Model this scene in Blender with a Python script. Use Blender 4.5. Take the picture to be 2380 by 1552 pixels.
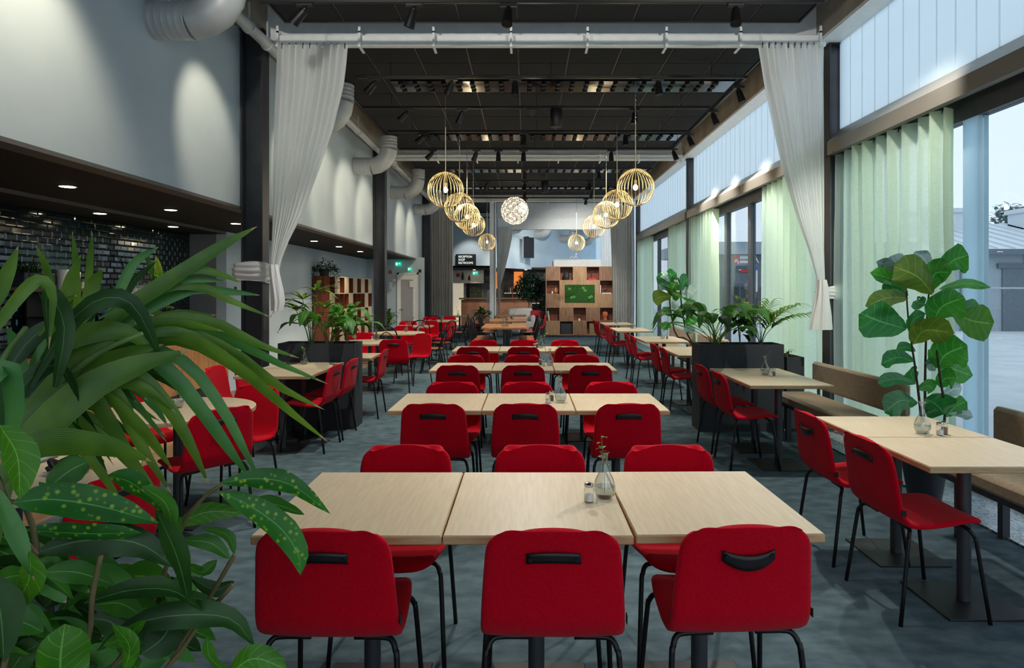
import bpy, math, random
from mathutils import Vector, Matrix, Quaternion
random.seed(7)
SC = bpy.context.scene
COL = SC.collection
for o in list(bpy.data.objects):
    bpy.data.objects.remove(o)

# ------------------------------------------------------------------ camera, sky, exposure
IMG_W, IMG_H, FPX = 2380, 1552, 1490.0
VPX, VPY, CAMZ = 1222.0, 675.0, 1.53
cam_d = bpy.data.cameras.new('camera')
cam = bpy.data.objects.new('camera', cam_d)
COL.objects.link(cam)
cam.location = (0, 0, CAMZ)
cam.rotation_euler = (math.pi / 2, 0, 0)
cam_d.sensor_fit = 'HORIZONTAL'
cam_d.sensor_width = 36.0
cam_d.lens = 36.0 * FPX / IMG_W
cam_d.shift_x = -(VPX - IMG_W / 2) / IMG_W
cam_d.shift_y = (VPY - IMG_H / 2) / IMG_W
cam_d.clip_start = 0.05
cam_d.clip_end = 300
SC.camera = cam

SC.view_settings.view_transform = 'Standard'
SC.view_settings.look = 'None'
SC.view_settings.gamma = 1.0
SC.view_settings.use_curve_mapping = False
SC.view_settings.exposure = 1.92

world = bpy.data.worlds.new('overcast_sky')
SC.world = world
world.use_nodes = True
bg = world.node_tree.nodes['Background']
bg.inputs['Color'].default_value = (0.74, 0.86, 0.98, 1)
bg.inputs['Strength'].default_value = 0.42

WARM = (1.0, 0.80, 0.55)
def P(px, py, Y):
    return Vector(((px - VPX) * Y / FPX, Y, CAMZ - (py - VPY) * Y / FPX))

# ------------------------------------------------------------------ materials
def lin(c):
    return tuple(((v / 255) / 12.92 if v / 255 <= 0.04045 else ((v / 255 + 0.055) / 1.055) ** 2.4) for v in c)
MATS = {}
def mat(name, rgb, rough=0.6, metal=0.0, var=0.12, scale=12.0, stretch=(1, 1, 1), bump=0.0, bscale=80.0,
        sheen=0.0, coat=0.0, spec=0.5, rgb2=None, contrast=(0.35, 0.65), emis=None, detail=4.0):
    if name in MATS:
        return MATS[name]
    m = bpy.data.materials.new(name)
    m.use_nodes = True
    nt = m.node_tree
    b = nt.nodes['Principled BSDF']
    c = lin(rgb)
    tc = nt.nodes.new('ShaderNodeTexCoord')
    mp = nt.nodes.new('ShaderNodeMapping')
    mp.inputs['Scale'].default_value = stretch
    nt.links.new(tc.outputs['Object'], mp.inputs['Vector'])
    nz = nt.nodes.new('ShaderNodeTexNoise')
    nz.inputs['Scale'].default_value = scale
    nz.inputs['Detail'].default_value = detail
    nt.links.new(mp.outputs['Vector'], nz.inputs['Vector'])
    rp = nt.nodes.new('ShaderNodeValToRGB')
    c1 = lin(rgb2) if rgb2 else tuple(v * (1 - var) for v in c)
    c2 = c if rgb2 else tuple(min(1, v * (1 + var)) for v in c)
    rp.color_ramp.elements[0].position = contrast[0]
    rp.color_ramp.elements[1].position = contrast[1]
    rp.color_ramp.elements[0].color = (*c1, 1)
    rp.color_ramp.elements[1].color = (*c2, 1)
    nt.links.new(nz.outputs['Fac'], rp.inputs['Fac'])
    nt.links.new(rp.outputs['Color'], b.inputs['Base Color'])
    b.inputs['Roughness'].default_value = rough
    b.inputs['Metallic'].default_value = metal
    b.inputs['Specular IOR Level'].default_value = spec
    if sheen:
        b.inputs['Sheen Weight'].default_value = sheen
        b.inputs['Sheen Roughness'].default_value = 0.5
    if coat:
        b.inputs['Coat Weight'].default_value = coat
    if bump:
        n2 = nt.nodes.new('ShaderNodeTexNoise')
        n2.inputs['Scale'].default_value = bscale
        nt.links.new(mp.outputs['Vector'], n2.inputs['Vector'])
        bp = nt.nodes.new('ShaderNodeBump')
        bp.inputs['Strength'].default_value = bump
        bp.inputs['Distance'].default_value = 0.01
        nt.links.new(n2.outputs['Fac'], bp.inputs['Height'])
        nt.links.new(bp.outputs['Normal'], b.inputs['Normal'])
    if emis:
        b.inputs['Emission Color'].default_value = (*emis[0], 1)
        b.inputs['Emission Strength'].default_value = emis[1]
    MATS[name] = m
    return m

def glass_mat(name, tint=(0.96, 0.99, 1.0), rough=0.0, base=0.04, ior=1.45, power=1.0):
    if name in MATS:
        return MATS[name]
    m = bpy.data.materials.new(name)
    m.use_nodes = True
    nt = m.node_tree
    nt.nodes.remove(nt.nodes['Principled BSDF'])
    out = nt.nodes['Material Output']
    tr = nt.nodes.new('ShaderNodeBsdfTransparent')
    tr.inputs['Color'].default_value = (*tint, 1)
    gl = nt.nodes.new('ShaderNodeBsdfGlossy')
    gl.inputs['Roughness'].default_value = rough
    lw = nt.nodes.new('ShaderNodeLayerWeight')      # facing = 1 - |cos|, the same on both faces of a pane
    lw.inputs['Blend'].default_value = 0.5
    p5 = nt.nodes.new('ShaderNodeMath')
    p5.operation = 'POWER'
    p5.inputs[1].default_value = 5.0
    nt.links.new(lw.outputs['Facing'], p5.inputs[0])
    f0 = ((ior - 1) / (ior + 1)) ** 2
    mx = nt.nodes.new('ShaderNodeMixShader')
    ml = nt.nodes.new('ShaderNodeMath')
    ml.operation = 'MULTIPLY_ADD'
    ml.inputs[1].default_value = (1 - f0) * power
    ml.inputs[2].default_value = f0 * power
    nt.links.new(p5.outputs[0], ml.inputs[0])
    nt.links.new(ml.outputs[0], mx.inputs[0])
    nt.links.new(tr.outputs[0], mx.inputs[1])
    nt.links.new(gl.outputs[0], mx.inputs[2])
    nt.links.new(mx.outputs[0], out.inputs['Surface'])
    MATS[name] = m
    return m

def cloth_mat(name, rgb, trans=0.5, clear=0.0, rgb2=None, scale=3.0, stretch=(1, 1, 1), weave=0.15):
    """thin cloth: reflects, lets light through, and may be sheer"""
    if name in MATS:
        return MATS[name]
    m = bpy.data.materials.new(name)
    m.use_nodes = True
    nt = m.node_tree
    nt.nodes.remove(nt.nodes['Principled BSDF'])
    out = nt.nodes['Material Output']
    tc = nt.nodes.new('ShaderNodeTexCoord')
    mp = nt.nodes.new('ShaderNodeMapping')
    mp.inputs['Scale'].default_value = stretch
    nt.links.new(tc.outputs['Object'], mp.inputs['Vector'])
    nz = nt.nodes.new('ShaderNodeTexNoise')
    nz.inputs['Scale'].default_value = scale
    nz.inputs['Detail'].default_value = 6
    nt.links.new(mp.outputs['Vector'], nz.inputs['Vector'])
    rp = nt.nodes.new('ShaderNodeValToRGB')
    rp.color_ramp.elements[0].position = 0.35
    rp.color_ramp.elements[1].position = 0.65
    c = lin(rgb)
    rp.color_ramp.elements[0].color = (*(lin(rgb2) if rgb2 else tuple(v * (1 - weave) for v in c)), 1)
    rp.color_ramp.elements[1].color = (*c, 1)
    nt.links.new(nz.outputs['Fac'], rp.inputs['Fac'])
    df = nt.nodes.new('ShaderNodeBsdfDiffuse')
    tl = nt.nodes.new('ShaderNodeBsdfTranslucent')
    nt.links.new(rp.outputs['Color'], df.inputs['Color'])
    nt.links.new(rp.outputs['Color'], tl.inputs['Color'])
    mx = nt.nodes.new('ShaderNodeMixShader')
    mx.inputs[0].default_value = trans
    nt.links.new(df.outputs[0], mx.inputs[1])
    nt.links.new(tl.outputs[0], mx.inputs[2])
    last = mx
    if clear:
        tp = nt.nodes.new('ShaderNodeBsdfTransparent')
        m2 = nt.nodes.new('ShaderNodeMixShader')
        m2.inputs[0].default_value = clear
        nt.links.new(mx.outputs[0], m2.inputs[1])
        nt.links.new(tp.outputs[0], m2.inputs[2])
        last = m2
    nt.links.new(last.outputs[0], out.inputs['Surface'])
    MATS[name] = m
    return m

def leaf_mat(name, rgb, rgb2, rough=0.35, trans=0.3, scale=6.0, spots=False, veins=None):
    if name in MATS:
        return MATS[name]
    m = bpy.data.materials.new(name)
    m.use_nodes = True
    nt = m.node_tree
    b = nt.nodes['Principled BSDF']
    out = nt.nodes['Material Output']
    tc = nt.nodes.new('ShaderNodeTexCoord')
    nz = nt.nodes.new('ShaderNodeTexNoise')
    nz.inputs['Scale'].default_value = scale
    nz.inputs['Detail'].default_value = 3
    nt.links.new(tc.outputs['Object'], nz.inputs['Vector'])
    rp = nt.nodes.new('ShaderNodeValToRGB')
    rp.color_ramp.elements[0].position = 0.35
    rp.color_ramp.elements[1].position = 0.68
    rp.color_ramp.elements[0].color = (*lin(rgb), 1)
    rp.color_ramp.elements[1].color = (*lin(rgb2), 1)
    nt.links.new(nz.outputs['Fac'], rp.inputs['Fac'])
    src = rp.outputs['Color']
    if spots:
        vo = nt.nodes.new('ShaderNodeTexVoronoi')
        vo.inputs['Scale'].default_value = 80
        nt.links.new(tc.outputs['Object'], vo.inputs['Vector'])
        r2 = nt.nodes.new('ShaderNodeValToRGB')
        r2.color_ramp.elements[0].position = 0.12
        r2.color_ramp.elements[0].color = (1, 1, 1, 1)
        r2.color_ramp.elements[1].position = 0.36
        r2.color_ramp.elements[1].color = (0, 0, 0, 1)
        nt.links.new(vo.outputs['Distance'], r2.inputs['Fac'])
        mc = nt.nodes.new('ShaderNodeMixRGB')
        mc.inputs[2].default_value = (*lin((140, 175, 50)), 1)
        nt.links.new(r2.outputs['Color'], mc.inputs[0])
        nt.links.new(src, mc.inputs[1])
        src = mc.outputs[0]
    if veins:
        def mth(op, a, b_=None):
            n_ = nt.nodes.new('ShaderNodeMath'); n_.operation = op
            for i_, v_ in enumerate((a, b_)):
                if v_ is None: continue
                if isinstance(v_, (int, float)): n_.inputs[i_].default_value = v_
                else: nt.links.new(v_, n_.inputs[i_])
            return n_.outputs[0]
        uv = nt.nodes.new('ShaderNodeUVMap'); uv.uv_map = 'UVMap'
        sx = nt.nodes.new('ShaderNodeSeparateXYZ')
        nt.links.new(uv.outputs[0], sx.inputs[0])
        a = mth('ABSOLUTE', mth('MULTIPLY', mth('SUBTRACT', sx.outputs[0], .5), 2.0))
        if veins == 'palm':
            v = mth('MULTIPLY', mth('POWER', mth('ABSOLUTE', mth('SINE', mth('MULTIPLY', a, 22.0))), 4.0), .13)
        else:
            v = mth('MULTIPLY', mth('LESS_THAN', a, .04), .5)
            if veins == 'broad':
                ln = mth('ABSOLUTE', mth('SUBTRACT', mth('FRACT', mth('SUBTRACT', mth('MULTIPLY', sx.outputs[1], 6.5), mth('MULTIPLY', a, 1.3))), .5))
                v = mth('MAXIMUM', v, mth('MULTIPLY', mth('LESS_THAN', ln, .035), .32))
        if veins == 'palm':
            tipc = nt.nodes.new('ShaderNodeMixRGB')
            tipc.inputs[2].default_value = (*lin((176, 150, 104)), 1)
            nt.links.new(mth('GREATER_THAN', sx.outputs[1], .955), tipc.inputs[0])
            nt.links.new(src, tipc.inputs[1])
            src = tipc.outputs[0]
        vc = nt.nodes.new('ShaderNodeMixRGB')
        vc.inputs[2].default_value = (*lin(tuple(min(255, c_ + 70) for c_ in rgb2)), 1)
        nt.links.new(v, vc.inputs[0])
        nt.links.new(src, vc.inputs[1])
        src = vc.outputs[0]
    nt.links.new(src, b.inputs['Base Color'])
    b.inputs['Roughness'].default_value = rough
    tl = nt.nodes.new('ShaderNodeBsdfTranslucent')
    nt.links.new(src, tl.inputs['Color'])
    mx = nt.nodes.new('ShaderNodeMixShader')
    mx.inputs[0].default_value = trans
    nt.links.new(b.outputs[0], mx.inputs[1])
    nt.links.new(tl.outputs[0], mx.inputs[2])
    nt.links.new(mx.outputs[0], out.inputs['Surface'])
    MATS[name] = m
    return m

def glow_mat(name, rgb, strength):
    if name in MATS:
        return MATS[name]
    m = bpy.data.materials.new(name)
    m.use_nodes = True
    nt = m.node_tree
    nt.nodes.remove(nt.nodes['Principled BSDF'])
    e = nt.nodes.new('ShaderNodeEmission')
    e.inputs['Color'].default_value = (*rgb, 1)
    e.inputs['Strength'].default_value = strength
    nt.links.new(e.outputs[0], nt.nodes['Material Output'].inputs['Surface'])
    MATS[name] = m
    return m

M_CARPET = mat('carpet', (98, 118, 124), rough=0.95, rgb2=(66, 83, 90), scale=7.0, stretch=(1, 1.7, 1), bump=0.5, bscale=260, contrast=(0.3, 0.72), detail=9, spec=0.15)
M_LAMINATE = mat('brown_laminate', (142, 118, 92), rough=0.45, rgb2=(112, 90, 68), scale=4, stretch=(6, 1, 1))
M_WALL = mat('wall_paint', (188, 201, 210), rough=0.85, var=0.03, scale=2)
M_WALLBLUE = mat('recess_wall_paint', (186, 203, 214), rough=0.85, var=0.03, scale=2)
M_GREYWALL = mat('grey_side_wall', (122, 128, 132), rough=0.8, var=0.03)
M_WHITE = mat('white_paint', (242, 244, 242), rough=0.6, var=0.03)
M_BEAMW = mat('white_beam', (232, 236, 238), rough=0.7, var=0.03)
M_CONC = mat('concrete_beam', (168, 160, 146), rough=0.85, rgb2=(146, 138, 126), scale=3, bump=0.2, bscale=30)
M_SOFFIT = mat('black_soffit', (9, 9, 11), rough=0.8, var=0.1)
M_SOFEDGE = mat('soffit_edge', (96, 94, 92), rough=0.6, var=0.05)
M_CEIL = mat('ceiling_tile', (27, 27, 31), rough=0.95, rgb2=(20, 20, 23), scale=30, bump=0.4, bscale=120, stretch=(1, 6, 1))
M_CEILVOID = mat('ceiling_void', (206, 208, 208), rough=0.9)
M_BLACK = mat('black_metal', (20, 20, 22), rough=0.45, metal=0.3, var=0.15)
M_TRACK = mat('black_track', (14, 14, 15), rough=0.5, var=0.1)
M_STEELD = mat('dark_steel', (74, 76, 80), rough=0.5, metal=0.6, var=0.12, scale=4)
M_STEELB = mat('black_steel_plate', (54, 56, 58), rough=0.42, metal=0.7, var=0.2, scale=6)
M_BRONZE = mat('window_beam_steel', (168, 162, 152), rough=0.36, metal=0.7, var=0.1, scale=2, stretch=(1, .3, 1))
M_FRAME = mat('window_frame', (84, 90, 96), rough=0.45, metal=0.4, var=0.08)
M_FRAMEP = cloth_mat('frosted_post', (214, 232, 240), trans=0.8, weave=.03)
M_DUCT = mat('grey_duct', (188, 190, 190), rough=0.42, metal=0.15, var=0.06, scale=5)
M_CHROME = mat('chrome', (205, 208, 210), rough=0.15, metal=1.0, var=0.03)
M_STAIN = mat('stainless', (180, 182, 184), rough=0.28, metal=0.9, var=0.05)
M_RED = mat('red_wool', (198, 0, 30), rough=0.9, rgb2=(178, 0, 24), scale=140, bump=0.25, bscale=420, sheen=0.06, spec=0.08)
M_LEATHER = mat('black_leather', (26, 22, 22), rough=0.45, var=0.2)
M_TABLE = mat('pale_ash', (214, 196, 166), rough=0.42, rgb2=(202, 182, 150), scale=9, stretch=(9, .8, 1), contrast=(0.3, 0.7), detail=6)
M_TABLEEDGE = mat('ash_edge', (196, 164, 120), rough=0.45, rgb2=(172, 138, 98), scale=8, stretch=(1, 1, 8))
M_OAK = mat('warm_oak', (186, 128, 74), rough=0.4, rgb2=(154, 98, 52), scale=7, stretch=(1, 9, 1))
M_OAKCAB = mat('oak_cabinet', (192, 142, 92), rough=0.5, rgb2=(164, 114, 70), scale=6, stretch=(8, 8, .6))
M_SHELF = mat('shelf_oak', (172, 136, 100), rough=0.5, rgb2=(146, 110, 78), scale=6, stretch=(8, 8, .7))
M_SHELFD = mat('shelf_walnut', (150, 112, 84), rough=0.5, rgb2=(120, 86, 62), scale=6, stretch=(8, 8, .7))
M_MAHOG = mat('mahogany', (128, 62, 38), rough=0.5, rgb2=(100, 46, 28), scale=5, stretch=(6, 6, .8))
M_PALEWOOD = mat('pale_shelf_wood', (216, 200, 170), rough=0.5, rgb2=(204, 184, 150), scale=5, stretch=(6, 6, .8))
M_SEATWOOD = mat('bentwood_seat', (150, 84, 52), rough=0.4, var=0.15)
M_PLANTER = mat('black_planter', (44, 48, 54), rough=0.75, var=0.1, bump=0.1)
M_SOIL = mat('soil', (44, 34, 26), rough=0.95, var=0.3, scale=60, bump=0.8)
M_TILE = mat('dark_green_tile', (14, 34, 38), rough=0.09, var=0.35, scale=3, coat=0.6)
M_GROUT = mat('dark_grout', (18, 22, 24), rough=0.8)
M_STONE = mat('black_stone', (16, 16, 18), rough=0.2, var=0.2, scale=40)
M_BENCH = mat('taupe_bench', (158, 138, 106), rough=0.75, rgb2=(142, 122, 94), scale=40, sheen=0.2)
M_GOLD = mat('brass_wire', (226, 204, 156), rough=0.35, metal=0.6, var=0.06)
M_GREYPOT = mat('grey_pot', (118, 122, 126), rough=0.7)
M_DARKPOT = mat('dark_pot', (38, 42, 48), rough=0.5)
M_TERRA = mat('terracotta_panel', (178, 122, 92), rough=0.55, rgb2=(158, 104, 76), scale=3)
M_CLAY = mat('clay', (188, 104, 66), rough=0.8)
M_MOSS = mat('moss', (44, 96, 30), rough=0.95, rgb2=(22, 62, 14), scale=40, bump=1.0, bscale=150)
M_MOSS2 = mat('pale_moss', (96, 160, 72), rough=0.95, rgb2=(60, 124, 44), scale=50, bump=1.0, bscale=150)
M_SALT = mat('salt', (236, 236, 232), rough=0.9)
M_PEPPER = mat('pepper', (120, 96, 78), rough=0.9, var=0.3, scale=200)
M_PAPER = mat('paper', (236, 232, 224), rough=0.8)
M_GREEN = mat('exit_green', (0, 150, 100), rough=0.5, emis=((0.0, 0.5, 0.3), 0.3))
M_WHITEGLOW = mat('exit_white', (240, 255, 250), rough=0.5, emis=((0.9, 1, 0.95), 0.22))
M_SIGN = mat('black_sign', (16, 16, 20), rough=0.4)
M_DOORG = mat('door_grey', (172, 172, 174), rough=0.5, var=0.02)
M_ASPH = mat('asphalt', (194, 204, 208), rough=0.8, var=0.08, scale=1.5, bump=0.2)  # wet ground's sky reflection is put into this pale base colour
M_ROOFM = mat('hazed_pale_roof', (206, 214, 220), rough=0.4, var=0.03)  # pale roof, paled further by haze put into its colour
M_EXTW = mat('hazed_exterior_wall', (160, 172, 180), rough=0.8, var=0.04)  # outdoor haze is put into this paled wall colour
M_EXTD = mat('hazed_exterior_dark', (104, 116, 126), rough=0.6, var=0.06)  # darker outdoor parts, lightened by haze put into the colour
M_GALV = mat('galvanised', (176, 186, 192), rough=0.5, metal=0.3, var=0.06)
M_REDS = mat('sign_red', (214, 60, 58), rough=0.5)
M_BLUES = mat('sign_blue', (60, 120, 190), rough=0.5)
M_GLASS = glass_mat('window_glass', (0.84, 0.86, 0.87), power=0.8)
M_GLASSC = glass_mat('clear_window_glass', (0.99, 0.99, 0.99), power=0.8)
M_VASE = glass_mat('clear_glass', (0.93, 0.95, 0.95), ior=1.6, rough=0.02, power=1.6)
M_WATER = glass_mat('vase_water', (0.88, 0.92, 0.92), ior=1.5, rough=0.0, power=1.3)
M_POLY = cloth_mat('polycarbonate', (236, 244, 248), trans=0.82, clear=0.16, weave=0.02, scale=2)
M_GREENC = cloth_mat('green_curtain_cloth', (240, 252, 236), trans=0.88, clear=0.14, rgb2=(226, 246, 220), scale=30, stretch=(1, 1, 6))
M_SHEER = cloth_mat('white_sheer', (250, 252, 252), trans=0.5, clear=0.10, weave=0.03)
M_WCLOTH = cloth_mat('white_cloth', (232, 232, 230), trans=0.25, weave=0.06)
M_GREYC = cloth_mat('grey_curtain_cloth', (206, 204, 198), trans=0.35, weave=0.08)
M_PALM = leaf_mat('palm_leaf', (54, 96, 12), (112, 150, 40), rough=.45, trans=0.3, veins='palm')
M_PALM2 = leaf_mat('palm_leaf_blue', (46, 108, 40), (90, 148, 70), rough=.4, trans=0.28, veins='palm')
M_AUC = leaf_mat('spotted_leaf', (26, 92, 22), (50, 128, 30), rough=.52, trans=0.25, spots=True, veins='mid')
M_DKLEAF = leaf_mat('dark_leaf', (20, 56, 10), (44, 88, 22), rough=0.5, trans=0.22, veins='mid')
M_MIDLEAF = leaf_mat('mid_leaf', (42, 102, 22), (74, 134, 40), rough=.48, trans=0.28, veins='mid')
M_BRIGHT = leaf_mat('bright_leaf', (58, 124, 18), (88, 150, 32), rough=.42, trans=0.4, veins='broad')
M_FIG = leaf_mat('fig_leaf', (48, 138, 40), (82, 168, 58), rough=0.22, trans=0.4, veins='broad')
M_FIGD = leaf_mat('fig_leaf_dark', (32, 114, 44), (54, 140, 60), rough=0.2, trans=0.25, veins='broad')
M_FIGO = leaf_mat('fig_leaf_olive', (92, 128, 34), (120, 148, 48), rough=0.35, trans=0.4, veins='broad')
M_FIGS = leaf_mat('fig_leaf_shiny', (120, 156, 140), (170, 196, 186), rough=0.08, trans=0.1, veins='broad')
M_IVY = leaf_mat('ivy_leaf', (22, 52, 34), (44, 78, 48), trans=0.2, scale=20)
M_FICUS = leaf_mat('ficus_leaf', (16, 44, 34), (40, 78, 58), rough=0.3, trans=0.15, scale=20)
M_LIME = leaf_mat('lime_leaf', (128, 164, 40), (180, 200, 80), trans=0.4)
M_STEM = mat('plant_stem', (104, 92, 58), rough=0.7, var=0.2)
M_STEMG = mat('green_stem', (92, 122, 58), rough=0.6, var=0.15)
M_BARK = mat('dark_bark', (62, 50, 40), rough=0.85, var=0.25)
M_TREE = leaf_mat('hazy_tree', (120, 148, 150), (150, 172, 172), trans=0.2)  # haze is put into the greyed leaf colour
M_BULB = glow_mat('bulb_glow', (1.0, 0.82, 0.52), 16.0)
M_LAMPFACE = glow_mat('spot_face', (1.0, 0.86, 0.62), 9.0)
M_DOWN = glow_mat('downlight_face', (1.0, 0.84, 0.6), 9.0)
M_FLAME = glow_mat('candle_glow', (1.0, 0.55, 0.15), 5.0)
M_CRYSTAL = mat('glass_blossom', (250, 244, 230), rough=0.15, var=0.03, emis=((1.0, 0.86, 0.66), 0.06))
M_ORANGE = mat('orange_panel', (230, 110, 50), rough=0.5, emis=((1.0, 0.30, 0.06), 0.2))

# ------------------------------------------------------------------ mesh helpers
class MB:
    def __init__(s):
        s.v = []; s.f = []; s.mi = []
    def add(s, vs, fs, mi=0):
        n = len(s.v)
        s.v += [tuple(v) for v in vs]
        s.f += [tuple(n + i for i in f) for f in fs]
        s.mi += [mi] * len(fs)
        return s
    def box(s, x0, x1, y0, y1, z0, z1, mi=0):
        vs = [(x, y, z) for z in (z0, z1) for y in (y0, y1) for x in (x0, x1)]
        return s.add(vs, [(0, 2, 3, 1), (4, 5, 7, 6), (0, 1, 5, 4), (2, 6, 7, 3), (0, 4, 6, 2), (1, 3, 7, 5)], mi)
    def bbox(s, x0, x1, y0, y1, z0, z1, b=0.004, mi=0):
        """box with chamfered edges"""
        xs = (x0, x1); ys = (y0, y1); zs = (z0, z1)
        vs = []; idx = {}
        for i in (0, 1):
            for j in (0, 1):
                for k in (0, 1):
                    sx, sy, sz = (b if i == 0 else -b), (b if j == 0 else -b), (b if k == 0 else -b)
                    idx[(i, j, k, 'x')] = len(vs); vs.append((xs[i], ys[j] + sy, zs[k] + sz))
                    idx[(i, j, k, 'y')] = len(vs); vs.append((xs[i] + sx, ys[j], zs[k] + sz))
                    idx[(i, j, k, 'z')] = len(vs); vs.append((xs[i] + sx, ys[j] + sy, zs[k]))
        fs = []
        I = idx
        for i in (0, 1):
            q = [I[(i, 0, 0, 'x')], I[(i, 1, 0, 'x')], I[(i, 1, 1, 'x')], I[(i, 0, 1, 'x')]]
            fs.append(q if i else q[::-1])
            q = [I[(0, i, 0, 'y')], I[(1, i, 0, 'y')], I[(1, i, 1, 'y')], I[(0, i, 1, 'y')]]
            fs.append(q[::-1] if i else q)
            q = [I[(0, 0, i, 'z')], I[(1, 0, i, 'z')], I[(1, 1, i, 'z')], I[(0, 1, i, 'z')]]
            fs.append(q if i else q[::-1])
        for a in (0, 1):
            for c in (0, 1):
                fs.append([I[(a, c, 0, 'x')], I[(a, c, 1, 'x')], I[(a, c, 1, 'y')], I[(a, c, 0, 'y')]])
                fs.append([I[(a, 0, c, 'x')], I[(a, 1, c, 'x')], I[(a, 1, c, 'z')], I[(a, 0, c, 'z')]])
                fs.append([I[(0, a, c, 'y')], I[(1, a, c, 'y')], I[(1, a, c, 'z')], I[(0, a, c, 'z')]])
        for i in (0, 1):
            for j in (0, 1):
                for k in (0, 1):
                    fs.append([I[(i, j, k, 'x')], I[(i, j, k, 'y')], I[(i, j, k, 'z')]])
        return s.add(vs, fs, mi)
    def cyl(s, p0, p1, r0, r1=None, n=12, caps=True, mi=0):
        r1 = r0 if r1 is None else r1
        p0 = Vector(p0); p1 = Vector(p1)
        d = (p1 - p0).normalized()
        a = d.orthogonal().normalized(); b = d.cross(a)
        vs = []
        for p, r in ((p0, r0), (p1, r1)):
            for i in range(n):
                t = 2 * math.pi * i / n
                vs.append(p + a * (r * math.cos(t)) + b * (r * math.sin(t)))
        fs = [(i, (i + 1) % n, n + (i + 1) % n, n + i) for i in range(n)]
        if caps:
            fs += [tuple(range(n - 1, -1, -1)), tuple(range(n, 2 * n))]
        return s.add(vs, fs, mi)
    def tube(s, pts, r, n=8, closed=False, mi=0):
        pts = [Vector(p) for p in pts]
        m = len(pts)
        rr = r if isinstance(r, (list, tuple)) else [r] * m
        vs = []; prev = None
        for i, p in enumerate(pts):
            if closed:
                d = pts[(i + 1) % m] - pts[i - 1]
            else:
                d = pts[min(i + 1, m - 1)] - pts[max(i - 1, 0)]
            d = d.normalized() if d.length > 1e-9 else Vector((0, 0, 1))
            if prev is None:
                a = d.orthogonal().normalized()
            else:
                a = prev - d * prev.dot(d)
                a = a.normalized() if a.length > 1e-6 else d.orthogonal().normalized()
            prev = a
            b = d.cross(a)
            for k in range(n):
                t = 2 * math.pi * k / n
                vs.append(p + a * (rr[i] * math.cos(t)) + b * (rr[i] * math.sin(t)))
        fs = []
        for i in range(m if closed else m - 1):
            j = (i + 1) % m
            for k in range(n):
                fs.append((i * n + k, i * n + (k + 1) % n, j * n + (k + 1) % n, j * n + k))
        if not closed:
            fs += [tuple(range(n - 1, -1, -1)), tuple(range((m - 1) * n, m * n))]
        return s.add(vs, fs, mi)
    def lathe(s, prof, n=16, c=(0, 0, 0), mi=0):
        vs = []
        for r, z in prof:
            for k in range(n):
                t = 2 * math.pi * k / n
                vs.append((c[0] + r * math.cos(t), c[1] + r * math.sin(t), c[2] + z))
        m = len(prof)
        fs = [(i * n + k, i * n + (k + 1) % n, (i + 1) * n + (k + 1) % n, (i + 1) * n + k) for i in range(m - 1) for k in range(n)]
        if prof[0][0] > 1e-6:
            fs.append(tuple(range(n - 1, -1, -1)))
        if prof[-1][0] > 1e-6:
            fs.append(tuple(range((m - 1) * n, m * n)))
        return s.add(vs, fs, mi)
    def sphere(s, c, r, n=12, m=8, sc=(1, 1, 1), mi=0):
        prof = [(max(1e-7, math.sin(math.pi * i / m)), -math.cos(math.pi * i / m)) for i in range(m + 1)]
        vs = []
        for a, z in prof:
            for k in range(n):
                t = 2 * math.pi * k / n
                vs.append((c[0] + r * sc[0] * a * math.cos(t), c[1] + r * sc[1] * a * math.sin(t), c[2] + r * sc[2] * z))
        fs = [(i * n + k, i * n + (k + 1) % n, (i + 1) * n + (k + 1) % n, (i + 1) * n + k) for i in range(m) for k in range(n)]
        return s.add(vs, fs, mi)
    def prism(s, poly, a0, a1, axis='z', mi=0):
        """extrude a 2D polygon along an axis"""
        def mk(u, v, w):
            return {'z': (u, v, w), 'y': (u, w, v), 'x': (w, u, v)}[axis]
        n = len(poly)
        vs = [mk(u, v, a0) for u, v in poly] + [mk(u, v, a1) for u, v in poly]
        fs = [tuple(range(n - 1, -1, -1)), tuple(range(n, 2 * n))] + [(i, (i + 1) % n, n + (i + 1) % n, n + i) for i in range(n)]
        return s.add(vs, fs, mi)
    def grid(s, fn, nu, nv, mi=0, closed_u=False):
        vs = [fn(i / (nu if closed_u else nu - 1) if nu > 1 else 0, j / (nv - 1)) for j in range(nv) for i in range(nu)]
        fs = []
        for j in range(nv - 1):
            for i in range(nu if closed_u else nu - 1):
                k = (i + 1) % nu
                fs.append((j * nu + i, j * nu + k, (j + 1) * nu + k, (j + 1) * nu + i))
        return s.add(vs, fs, mi)
    def mesh(s, name, mats, smooth=False, fix=True):
        me = bpy.data.meshes.new(name)
        me.from_pydata(s.v, [], s.f)
        for m in (mats if isinstance(mats, (list, tuple)) else [mats]):
            me.materials.append(m)
        if any(s.mi):
            me.polygons.foreach_set('material_index', s.mi)
        if fix:
            import bmesh
            bm = bmesh.new(); bm.from_mesh(me)
            bmesh.ops.recalc_face_normals(bm, faces=bm.faces)
            bm.to_mesh(me); bm.free()
        if smooth:
            me.polygons.foreach_set('use_smooth', [True] * len(me.polygons))
            if smooth == 'auto':
                try:
                    me.set_sharp_from_angle(angle=math.radians(38))
                except Exception:
                    pass
        me.update()
        return me
    def build(s, name, mats, parent=None, smooth=False, loc=None):
        return obj(name, s.mesh(name, mats, smooth), parent, loc)

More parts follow.
